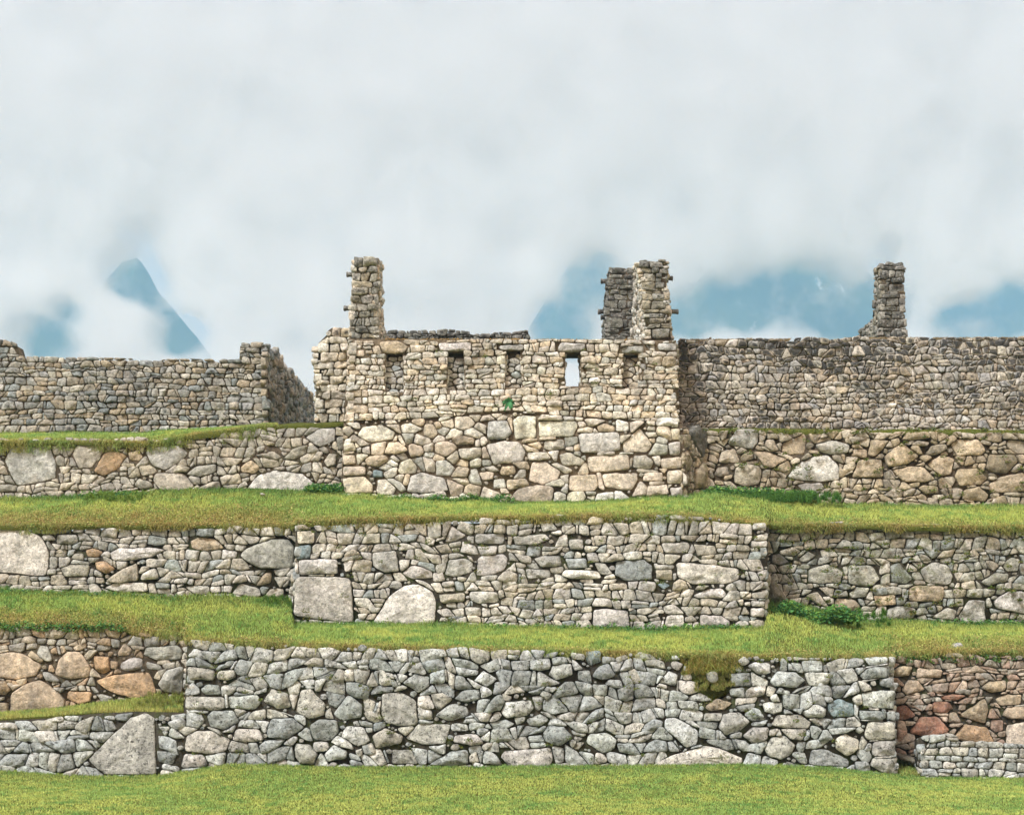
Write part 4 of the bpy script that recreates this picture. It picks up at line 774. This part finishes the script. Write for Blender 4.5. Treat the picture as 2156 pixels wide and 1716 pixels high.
def gable(rt, D, bl, br, tl, tr_, yb, yt, profile, mat, pal, sidepal, seed, part, side, stain, sstain, pegs=(), big=()):
    """a gable stump: pixel corners of the front face at depth D; profile = [(dy, z fraction)] of its sloping back"""
    rng = random.Random(seed)
    FLb, FRb, FLt, FRt = P(bl, yb, D), P(br, yb, D), P(tl, yt, D), P(tr_, yt, D)
    hz = FLt[2] - FLb[2]
    def pt(f, dy, left): a, b = (FLb, FLt) if left else (FRb, FRt); q = a + (b - a) * f; q = q.copy(); q[1] += dy; return q
    prof_ = [(0, 0), (0, 1)] + list(profile)       # front bottom, front top, then the back going down
    V = [pt(f, dy, True) for dy, f in prof_] + [pt(f, dy, False) for dy, f in prof_]; n = len(prof_)
    cen = sum(V) / len(V); V2 = [cen + (v - cen) * np.array((1 - .09 / (FRb[0] - FLb[0]) * 1.4, 1, 1)) + np.array((0, .04 if v[1] < D + .01 else 0, -.03 if v[2] > cen[2] else 0)) for v in V]
    mb = MB(); mb.add(np.array(V2), [tuple(range(n)), tuple(reversed(range(n, 2 * n)))] + [(i, i + n, (i + 1) % n + n, (i + 1) % n) for i in range(n)], (.1, .1, .1)); 
    # faces
    fp = Plane(bl, D, br, D, 0, yb); q = [fp.uv3(v) for v in (FLb, FRb, FRt, FLt)]
    fm = MB(); cells = pack(ccw(q), ((.1, 1),), 1.15, ragged=(2,), rows=(.12, .2, .16, .5), rng=rng); stones_on(fm, fp, cells, PAL[pal], rng, .007, stain, .03); g = fm.build(part, mat, rt)
    for sgn, (a, b) in ((-1, (FLb, FLt)), (1, (FRb, FRt))):
        ev = b - a; hl = float(np.linalg.norm(ev)); ev = ev / hl; eu = np.array((0, 1.0, 0)); nn = np.cross(eu, ev); nn = nn if nn[0] * sgn > 0 else -nn; nn /= np.linalg.norm(nn)
        sp = Plane3(a, eu, ev, nn); pq = [(dy, f * hl) for dy, f in prof_]; rg = random.Random(seed + sgn)
        sm = MB(); cells = pack(ccw(pq), ((.13, .6), (.1, 1.5), (.06, 2.5), (.035, 3)), 1.4, rng=rg); stones_on(sm, sp, cells, PAL[sidepal], rg, .007, sstain if sgn == side else (.3, .9), .03); sm.build('gable_side', mat, g)
    mb.build('rubble_core', M['c_brown'], g)
    # back slope and top stones
    for i in range(1, n - 1):
        a, b = prof_[i], prof_[i + 1]; A, B, A2 = pt(a[1], a[0], True), pt(b[1], b[0], True), pt(a[1], a[0], False)
        eu = A2 - A; wd = float(np.linalg.norm(eu)); eu = eu / wd; ev = B - A; hl = float(np.linalg.norm(ev)); ev /= hl; nn = np.cross(eu, ev); nn /= np.linalg.norm(nn)
        if nn[2] + nn[1] < 0: nn = -nn
        tp = Plane3(A, eu, ev, nn); rg = random.Random(seed + 7 + i); sm = MB(); cells = pack([(0, 0), (wd, 0), (wd, hl), (0, hl)], ((.13, .8), (.09, 1.5), (.05, 3)), 1.2, rng=rg); stones_on(sm, tp, cells, PAL['dark'], rg, .007, (.3, .9), .04, depth=.08); sm.build('gable_top', mat, g)
    for (px, py, sgn) in pegs:
        pegm = MB(); rg = random.Random(int(px)); f = (yb - py) / (yb - yt); x0 = (bl + (tl - bl) * f) if sgn < 0 else (br + (tr_ - br) * f); o = P(x0, py, D + .3); Ln = abs(px - x0) / F * D + .02; rr = .062
        Vv = []; ns = 12; rws = [(-.2, 1), (0, 1), (Ln * .55, .95), (Ln * .8, 1.12), (Ln * .97, 1.05), (Ln, .75)]
        for (dx, s) in rws:
            for i in range(ns): a = i / ns * 6.283; k = s * rr * (1 + .15 * math.sin(a * 2 + px)); Vv.append((o[0] + sgn * dx, o[1] + math.cos(a) * k, o[2] + math.sin(a) * k - dx * .05))
        Fc = [(r_ * ns + i, r_ * ns + (i + 1) % ns, (r_ + 1) * ns + (i + 1) % ns, (r_ + 1) * ns + i) for r_ in range(len(rws) - 1) for i in range(ns)] + [tuple((len(rws) - 1) * ns + i for i in range(ns))]
        pegm.add(np.array(Vv), Fc, (.16, .16, .15), .3); pegm.build('stone_peg', mat, g)
    return g
gable(H, 38.7, 733, 798, 744, 796, 714, 541, [(.9, 1), (2.1, .12), (2.3, 0)], M['tower'], 'tower', 'cream', 51, 'gable_front', 1, (.25, .95), (0, .25), [(731, 578, -1), (725, 649, -1)])
gable(H, 38.75, 1357, 1420, 1345, 1402, 716, 549, [(1.4, 1), (4.3, .08), (4.6, 0)], M['tower'], 'tower', 'cream', 52, 'gable_front', -1, (.15, .85), (0, .15), [(1415, 586, 1), (1427, 656, 1)])
r = root('gable_tower', 'blackened stone gable stump with stone pegs, standing behind the right tower of the house', 'ruin', (3, 44.5, 6))
gable(r, 44.5, 1268, 1345, 1281, 1345, 790, 569, [(.9, 1), (1.8, .2), (2.0, 0)], M['tower'], 'dark', 'dark', 53, 'gable_front', 1, (.45, 1.0), (.3, .8), [(1266, 592, -1), (1260, 656, -1), (1266, 668, -1)])
r = root('gable_tower', 'isolated dark gable stump rising behind the long upper-right wall', 'ruin', (9, 41.5, 6))
gable(r, 41.5, 1847, 1910, 1853, 1904, 760, 558, [(.5, 1), (.75, .50), (1.6, .46), (2.7, .42), (2.9, 0)], M['tower'], 'dark', 'tower', 54, 'gable_front', -1, (.35, .95), (.0, .3))
# turf coping on the right wall
coping(bpy.data.objects['ruined_wall.003'], Plane(1430, 39.75, 2156, 39.75, .03, 900), 1430, 2200, [(1425, 713), (1600, 713), (1800, 710), (2300, 709)], .5, (.36, .27, .13), 8, .035)

# ------------------------------------------------------------------ loose stones
def rock(name, pix, D, mat, colr, label, cat, thick=.35, seed=3, batter=.0, stain=.2):
    pl = Plane(pix[0][0], D, pix[0][0] + 50, D, batter, 1200); rng = random.Random(seed); cell = ccw(hull([pl.uv(*q) for q in pix])); V, Fc, rad, r0 = stone_mesh(cell, .0, rng, .10, thick)
    n = int((len(Fc) - 0) / 1); mb = MB(); mb.add(pl.w(V), Fc, colr, stain * rad)
    o = mb.build(name, mat); return tag(o, label, cat)
rock('loose_rock', [(1996, 1368), (2008, 1357), (2022, 1352), (2030, 1360), (2022, 1370), (2004, 1374)], 34.7, M['grey'], (.55, .56, .54), 'white loose rock lying on the grass above the reddish wall', 'rock')
rock('leaning_boulder', [(1614, 1218), (1626, 1216), (1664, 1268), (1652, 1276), (1612, 1272)], 36.5, M['midr'], (.26, .24, .19), 'dark leaning boulder in the corner beside the broad wall end', 'rock', .5, 4)
rock('stone_slab', [(1889, 1588), (1900, 1588), (1944, 1602), (1944, 1612), (1920, 1610), (1892, 1598)], 33.5, M['tan'], (.22, .20, .16), 'flat slab lying across the gap between the two lowest right walls', 'rock', .5, 5)
rock('fallen_stone', [(1490, 1417), (1500, 1412), (1511, 1414), (1513, 1432), (1502, 1440), (1488, 1430)], 33.0, M['grey'], (.46, .47, .44), 'square pale stone stranded in the grassy notch of the long grey wall', 'rock', .2, 6)
rock('loose_rock', [(822, 0)] and [(874, 1043), (890, 1041), (896, 1046), (880, 1048)], 38.2, M['mid'], (.5, .49, .46), 'small flat pale rock in the grass before the roofless house', 'rock', .1, 7)
rock('loose_rock', [(545, 1039), (552, 1037), (560, 1041), (552, 1044)], 38.0, M['mid'], (.55, .53, .48), 'small white rock in the grass below the left retaining wall', 'rock', .1, 8)

# ------------------------------------------------------------------ plants
def leaf_clump(name, centers, size, n, colr, label, cat, kind=None, seed=1, spread=.5, up=.5, parent=None, group=None):
    """many small pointed leaves, two triangles each, bent along the midrib"""
    rs = np.random.RandomState(seed); C = np.array(centers); idx = rs.randint(len(C), size=n); ce = C[idx, :3]; rad = C[idx, 3][:, None]
    d = rs.randn(n, 3) * np.array((1, .6, .55)); d /= np.maximum(np.linalg.norm(d, axis=1), 1)[:, None] ; pos = ce + d * rad; pos[:, 2] = np.maximum(pos[:, 2], ce[:, 2] - rad[:, 0] * .35)
    th = rs.rand(n) * 6.283; el = (rs.rand(n) - .2) * up * 2; di = np.stack([np.cos(th) * np.cos(el), np.sin(th) * np.cos(el) - .3, np.sin(el)], 1); di /= np.linalg.norm(di, axis=1)[:, None]
    sd = np.cross(di, rs.randn(n, 3)); sd /= np.linalg.norm(sd, axis=1)[:, None]; s = size * (rs.rand(n, 1) * .8 + .6)
    V = np.empty((n, 4, 3)); V[:, 0] = pos; V[:, 1] = pos + di * s * .45 + sd * s * .28; V[:, 2] = pos + di * s - np.array((0, 0, .2)) * s; V[:, 3] = pos + di * s * .45 - sd * s * .28
    me = bpy.data.meshes.new(name); me.vertices.add(n * 4); me.vertices.foreach_set('co', V.ravel()); b = np.arange(n)[:, None] * 4
    me.loops.add(n * 6); me.loops.foreach_set('vertex_index', np.concatenate([b + [0, 1, 2], b + [0, 2, 3]], 1).ravel().astype(np.int32)); me.polygons.add(n * 2)
    me.polygons.foreach_set('loop_start', (np.arange(n * 2) * 3).astype(np.int32)); me.update(calc_edges=True)
    cc = np.ones((n, 4, 4)); cv = np.array(colr); k = rs.randint(len(cv), size=n); cc[:, :, :3] = (cv[k] * (rs.rand(n, 1) * .7 + .65))[:, None, :]
    a = me.color_attributes.new('Col', 'FLOAT_COLOR', 'POINT'); a.data.foreach_set('color', cc.ravel()); me.materials.append(M['leaf'])
    return tag(link(name, me, parent), label, cat, group, kind)
GR = [(.09, .25, .07), (.15, .33, .08), (.24, .40, .09), (.07, .20, .08)]
def cl(*q): return [(*P(x, y, D), r_) for x, y, D, r_ in q]
leaf_clump('weeds', cl(*[(1622 + i * 9, 1300 - 10 * math.sin(i * .5) - (12 if 3 < i < 9 else 0), 36.0 - .02 * i, .15 + .04 * math.sin(i * 1.7)) for i in range(20)]), .07, 6000, GR, 'dark green weeds piled in the corner right of the broad wall', 'weeds', 'stuff', 2)
leaf_clump('weeds', cl(*[(1500 + i * 9, 1036 + i * .5, 39.0, .16) for i in range(24)]), .06, 5000, GR, 'lush green weeds at the foot of the right boulder wall', 'weeds', 'stuff', 3)
leaf_clump('weeds', cl(*[(655 + i * 6, 1030 + (i % 3), 38.6, .14) for i in range(11)]), .055, 2600, GR, 'green weeds in the corner left of the house foot', 'weeds', 'stuff', 4)
leaf_clump('weeds', cl(*[(800 + i * 11, 1052 + 6 * math.sin(i), 38.2, .09) for i in range(26)]), .045, 2800, GR, 'low green weeds along the foot of the roofless house', 'weeds', 'stuff', 5)
leaf_clump('weeds', cl(*[(180 + i * 9, 1044 + (i % 3), 38.6, .13) for i in range(14)]), .05, 1800, GR, 'green tufts at the foot of the left tan retaining wall', 'weeds', 'stuff', 6)
leaf_clump('weeds', cl(*[(0 + i * 22, 1248 + i * .9, 36.1, .10) for i in range(28)]), .05, 2600, GR + [(.2, .2, .05)], 'weeds along the foot of the wall with the huge left boulder', 'weeds', 'stuff', 7)
leaf_clump('weeds', cl(*[(900 + i * 26, 1322 + 3 * math.sin(i * 2), 35.3, .09) for i in range(27)]), .045, 2800, GR, 'patchy weeds along the foot of the broad projecting wall', 'weeds', 'stuff', 8)
leaf_clump('weeds', cl(*[(1780 + i * 16, 1312 + (i % 3) * 2, 36.9, .11) for i in range(24)]), .05, 2600, GR, 'weeds along the foot of the mossy recessed wall', 'weeds', 'stuff', 9)
leaf_clump('weeds', cl(*[(-10 + i * 14, 1316 + (i % 4) * 3, 34.4, .10) for i in range(20)]), .05, 2200, GR + [(.16, .14, .04)], 'dark weeds hanging over the top of the brown boulder wall', 'weeds', 'stuff', 10)
leaf_clump('weeds', cl(*[(1880 + i * 12, 1382 + (i % 4) * 3, 34.3, .09) for i in range(22)]), .045, 2600, GR + [(.2, .2, .05), (.18, .13, .05)], 'scruffy weeds along the top of the reddish wall', 'weeds', 'stuff', 12)
rngp = random.Random(77)
def lip_moss(label, sf, x0, x1, t1, n, seed, cols):
    rs = np.random.RandomState(seed); k = n // 40; x = x0 + (x1 - x0) * rs.rand(k); t = t1 * rs.rand(k) ** 1.6; p = sf(x, t); leaf_clump('moss_cushions', [(*q, .05 + .07 * rs.rand()) for q in p], .034, n, cols, label, 'moss', 'stuff', seed)
MC = [(.46, .48, .15), (.54, .45, .18), (.38, .47, .12), (.26, .34, .09), (.48, .34, .15), (.60, .56, .22)]
lip_moss('rusty and olive moss cushions along the edge above the huge left boulder', s2, -60, 640, .55, 26000, 71, MC)
lip_moss('mossy fringe along the top of the broad projecting wall', s2, 640, 1640, .14, 12000, 72, MC)
lip_moss('mossy edge above the mossy recessed wall', s2, 1640, 2250, .2, 8000, 73, MC + [(.15, .25, .06)])
lip_moss('dark mossy edge above the brown boulder wall', s1, -60, 400, .4, 13000, 74, MC + [(.12, .2, .05), (.12, .2, .05)])
lip_moss('thin rusty moss edge along the top of the long grey wall', s1, 400, 1860, .10, 13000, 75, MC)
lip_moss('shaggy moss and turf above the reddish wall', s1, 1850, 2250, .5, 13000, 76, MC + [(.15, .22, .05)])
def joint_plants(label, x0, x1, y0, y1, D, cnt, seed, size=.045, cols=None):
    rngp = random.Random(seed); leaf_clump('joint_moss', cl(*[(rngp.uniform(x0, x1), rngp.uniform(y0, y1), D - .06, rngp.uniform(.03, .09)) for _ in range(cnt)]), size, cnt * 38, cols or [(.10, .17, .04), (.17, .2, .05), (.22, .2, .06)], label, 'moss', 'stuff', seed)
joint_plants('ferns and moss sprouting from the joints of the mossy recessed wall', 1640, 2156, 1120, 1300, 36.93, 75, 31)
joint_plants('small green sprouts in the joints of the broad projecting wall', 640, 1610, 1110, 1310, 35.42, 60, 32, .035)
joint_plants('moss in the joints of the long grey wall', 400, 1880, 1385, 1600, 32.95, 70, 33, .032)
joint_plants('moss and ferns in the joints of the right boulder wall', 1500, 2156, 915, 1050, 39.33, 60, 34, .045)
joint_plants('few green sprouts in the upper joints of the house front', 830, 1420, 730, 860, 38.38, 12, 35, .035)
joint_plants('dark moss on the top joints of the right retaining wall edge', 1440, 2156, 903, 912, 39.4, 50, 36, .04)
# broad-leaved plant growing out of the house wall
PL = root('wall_plant', 'single broad-leaved green plant growing from the middle of the house front', 'plant', tuple(P(1071, 846, 38.3)))
rg = random.Random(9)
for k in range(9):
    a = k / 9 * 6.283 + rg.uniform(-.2, .2); Ln = rg.uniform(.14, .22); di = np.array((math.cos(a), -.45, math.sin(a) * .9 - .15)); di /= np.linalg.norm(di); sdv = np.cross(di, (0, -1, 0)); sdv = sdv / (np.linalg.norm(sdv) or 1); o = P(1071, 846, 38.3) + np.array((0, -.02 - .01 * (k % 3), 0))
    V = []; Fc = []
    for i in range(7):
        t = i / 6; wv = .034 * math.sin(math.pi * (t * .9 + .08)) ** .8; ce = o + di * Ln * t + np.array((0, -.05 * math.sin(t * 3) - .03 * (k % 3), -.05 * t * t)); V += [ce - sdv * wv + np.array((0, -.008, 0)), ce, ce + sdv * wv + np.array((0, -.008, 0))]
        if i: b = i * 3; Fc += [(b - 3, b - 2, b + 1, b), (b - 2, b - 1, b + 2, b + 1)]
    mb = MB(); mb.add(np.array(V), Fc, np.array((.08, .25, .10)) * rg.uniform(.45, 1.6)); mb.build('leaf', M['leaf'], PL)
# dry grass in the notch of the long wall
def tussock(label, x0, x1, y0, y1, D, n, hgt, c0, seed, name='dry_grass', dy=.25):
    rs = np.random.RandomState(seed); k = n // 60; cx = np.clip((x0 + x1) / 2 + (x1 - x0) * .27 * rs.randn(k), x0, x1); cyy = y0 + (y1 - y0) * rs.rand(k)
    x = np.repeat(cx, 60) + rs.randn(k * 60) * 2.2; y = np.repeat(cyy, 60) + rs.randn(k * 60) * 1.2; q = np.stack([(x - CX) / F * D, np.full(len(x), D) - (y - y0) / (y1 - y0) * dy, CAMZ + (HY - y) / F * D], 1)
    colr = np.array(c0)[rs.randint(len(c0), size=len(x))] * (rs.rand(len(x), 1) * .8 + .5)
    blades(name, q, hgt * (.5 + rs.rand(len(x))), .006 + .006 * rs.rand(len(x)), colr, .8, label, 'grass', down=np.array([0, -.7, -.3]))
mbn = MB(); pn = Plane(1440, 33.45, 1560, 33.35, .12, 1450); prism(mbn, pn, [pn.uv(*q) for q in ((1440, 1452), (1500, 1476), (1550, 1450), (1556, 1384), (1420, 1382))], [], 0, -.6); o = mbn.build('earth_bank', M['turf'], None, False); tag(o, kind='structure')
tussock('rusty orange tuft of dry grass filling the notch of the long grey wall', 1436, 1552, 1380, 1418, 33.35, 7000, .12, [(.55, .40, .12), (.60, .46, .16), (.42, .44, .12), (.30, .38, .09), (.36, .42, .10)], 3)
tussock('green grass trailing below the notch of the long grey wall', 1462, 1540, 1408, 1452, 33.3, 4500, .09, [(.36, .46, .12), (.5, .5, .17), (.5, .40, .16)], 4)
tussock('taller grass tuft on the ledge beside the long wall corner', 290, 384, 1466, 1492, 34.0, 3000, .12, [(.42, .48, .12), (.3, .4, .1), (.5, .46, .18)], 5, 'grass_tuft', .6)
tussock('tall green grass at the foot of the right boulder wall', 1500, 1760, 1042, 1060, 39.0, 8000, .15, [(.10, .25, .06), (.16, .32, .07)], 6, 'grass_tuft', .5)
tussock('tall green grass along the corner right of the broad wall', 1620, 1860, 1290, 1318, 36.4, 6000, .13, [(.12, .27, .06), (.18, .34, .07)], 7, 'grass_tuft', .6)
tussock('bright grass tuft below the left retaining wall', 190, 300, 1042, 1056, 38.3, 1600, .11, [(.25, .38, .08), (.2, .32, .07)], 8, 'grass_tuft', .4)
tussock('dark green grass at the left foot of the broad wall', 540, 616, 1258, 1285, 36.0, 1500, .10, [(.14, .28, .06), (.2, .34, .07)], 9, 'grass_tuft', .4)

# ------------------------------------------------------------------ mountains, haze and cloud
def rock_mat():
    m, N, L, b = newmat('forested_rock'); g = N.new('ShaderNodeNewGeometry').outputs['Position']
    colr = rgbmix(N, L, ntex(N, L, g, .012, 6, .65, .4, .6), (.02, .045, .04, 1), (.07, .10, .06, 1)); mp = N.new('ShaderNodeMapping'); mp.inputs['Scale'].default_value = (.012, .012, .004); L.new(g, mp.inputs[0]); colr = rgbmix(N, L, ntex(N, L, mp.outputs[0], 1, 8, .8, .60, .64), colr, (.50, .48, .45, 1)); L.new(colr, b.inputs['Base Color']); return m
MR = rock_mat()
def mountain(name, D, pr, depth, seed=0):
    xs = np.array([q[0] for q in pr]); ys = np.array([q[1] for q in pr]); nx, ny = 320, 50; xp = np.linspace(xs[0], xs[-1], nx); t = np.linspace(-1, 1, ny)
    XP, T = np.meshgrid(xp, t); zr = CAMZ + (HY - np.interp(XP, xs, ys)) / F * D; X = (XP - CX) / F * D; Y = D + T * depth; z = zr - np.abs(T) ** .85 * (zr + 340)
    nz = np.array([noise.fractal(Vector((a / 260 + seed, b / 260, 0)), .9, 2.1, 7) for a, b in zip(X.ravel(), Y.ravel())]).reshape(X.shape); z = z + nz * 130 * np.clip(np.abs(T) * 3, .13, 1)
    m = bpy.data.meshes.new(name); m.from_pydata(np.stack([X, Y, z], -1).reshape(-1, 3).tolist(), [], [(j * nx + i, j * nx + i + 1, (j + 1) * nx + i + 1, (j + 1) * nx + i) for j in range(ny - 1) for i in range(nx - 1)])
    m.materials.append(MR); m.polygons.foreach_set('use_smooth', [True] * len(m.polygons)); return tag(link(name, m), kind='structure')
mountain('mountain', 2700, [(-900, 900), (-300, 620), (-60, 560), (60, 585), (150, 590), (215, 570), (262, 508), (292, 496), (312, 530), (330, 570), (352, 596), (380, 628), (410, 664), (440, 705), (465, 760), (600, 900)], 600)
mountain('mountain', 3000, [(860, 900), (1000, 800), (1090, 690), (1150, 590), (1200, 515), (1240, 484), (1290, 500), (1350, 545), (1420, 560), (1500, 570), (1600, 600), (1700, 700), (1800, 900)], 600, 4)
mountain('mountain', 2600, [(1330, 900), (1400, 640), (1480, 540), (1570, 480), (1680, 450), (1760, 470), (1815, 525), (1838, 545), (1846, 516), (1852, 512), (1862, 520), (1870, 560), (1905, 590), (1960, 640), (2040, 690), (2100, 740), (2300, 900)], 600, 8)
mountain('mountain', 3100, [(1700, 900), (1860, 640), (1960, 540), (2060, 480), (2200, 470), (2400, 560), (2900, 800)], 700, 12)

def vbox(name, a, b):
    vs = [(x, y, z) for x in (a[0], b[0]) for y in (a[1], b[1]) for z in (a[2], b[2])]; m = bpy.data.meshes.new(name); m.from_pydata(vs, [], [(0, 1, 3, 2), (4, 6, 7, 5), (0, 4, 5, 1), (2, 3, 7, 6), (0, 2, 6, 4), (1, 5, 7, 3)])
    mt = bpy.data.materials.new(name); mt.use_nodes = True; n_ = mt.node_tree; n_.nodes.remove(n_.nodes['Principled BSDF']); m.materials.append(mt); return tag(link(name, m), kind='stuff'), n_
hz, n_ = vbox('haze', (-6000, -100, -420), (6000, 3900, 700))
pv = n_.nodes.new('ShaderNodeVolumePrincipled'); pv.inputs['Color'].default_value = (.38, .74, 1, 1); pv.inputs['Density'].default_value = 3.4e-4; pv.inputs['Anisotropy'].default_value = 0
n_.links.new(pv.outputs[0], n_.nodes['Material Output'].inputs['Volume'])
CD = 700.0
cb, n_ = vbox('cloud', (-620, CD - 24, -60), (620, CD + 24, 420)); tag(cb, 'white drifting cloud bank veiling the mountains behind the ruins', 'cloud')
N = n_.nodes; L = n_.links
def MM(op, a, b=None, cl_=False):
    q = N.new('ShaderNodeMath'); q.operation = op; q.use_clamp = cl_
    for k, v in enumerate((a, b)):
        if v is None: continue
        if isinstance(v, (int, float)): q.inputs[k].default_value = v
        else: L.new(v, q.inputs[k])
    return q.outputs[0]
pos = N.new('ShaderNodeNewGeometry').outputs['Position']
nz = ntex(N, L, pos, 1 / 26, 9, .62)
sub = None; k = CD / F
for (x, y, r1, r2, a) in [(285, 588, 66, 54, 1.3), (296, 530, 34, 44, .9), (350, 625, 34, 48, .8), (98, 718, 66, 50, 1.3), (148, 660, 34, 32, 1.1), (392, 704, 56, 48, 1.3), (-10, 600, 30, 28, .9), (1190, 690, 75, 70, .95), (1250, 600, 75, 75, .68), (1440, 675, 90, 50, .95), (1560, 650, 110, 62, 1.05), (1700, 630, 150, 78, 1.15), (1800, 660, 110, 80, 1.15), (1854, 540, 20, 34, .9), (2050, 685, 110, 60, 1.1), (2130, 650, 70, 60, 1.0)]:
    p = P(x, y, CD); vm = N.new('ShaderNodeVectorMath'); vm.operation = 'SUBTRACT'; L.new(pos, vm.inputs[0]); vm.inputs[1].default_value = tuple(p)
    v2 = N.new('ShaderNodeVectorMath'); v2.operation = 'MULTIPLY'; L.new(vm.outputs[0], v2.inputs[0]); v2.inputs[1].default_value = (1 / (r1 * k), 1 / 300, 1 / (r2 * k))
    v3 = N.new('ShaderNodeVectorMath'); v3.operation = 'LENGTH'; L.new(v2.outputs[0], v3.inputs[0]); e = MM('MULTIPLY', MM('MULTIPLY', MM('SUBTRACT', 1.3, v3.outputs[1], True), 1.7, True), a); sub = e if sub is None else MM('MAXIMUM', sub, e)
dd = MM('ADD', MM('MULTIPLY', MM('SUBTRACT', nz, .5), 6.5), MM('SUBTRACT', 1.2, MM('MULTIPLY', sub, 1.48)))
zz = N.new('ShaderNodeSeparateXYZ'); L.new(pos, zz.inputs[0]); mr = N.new('ShaderNodeMapRange'); mr.interpolation_type = 'SMOOTHSTEP'; L.new(zz.outputs[2], mr.inputs[0])
mr.inputs[1].default_value = 135; mr.inputs[2].default_value = 185; mr.inputs[3].default_value = .072; mr.inputs[4].default_value = .055
mr2 = N.new('ShaderNodeMapRange'); mr2.interpolation_type = 'SMOOTHSTEP'; L.new(zz.outputs[2], mr2.inputs[0]); mr2.inputs[1].default_value = 140; mr2.inputs[2].default_value = 215; mr2.inputs[4].default_value = 1.1; dd = MM('ADD', dd, mr2.outputs[0])
dd = MM('MULTIPLY', MM('MAXIMUM', dd, .02), mr.outputs[0])
cb.data.materials[0].cycles.volume_step_rate = .5
pv = N.new('ShaderNodeVolumePrincipled'); pv.inputs['Color'].default_value = (1, 1, 1, 1); L.new(dd, pv.inputs['Density']); pv.inputs['Anisotropy'].default_value = .5
L.new(pv.outputs[0], N['Material Output'].inputs['Volume'])
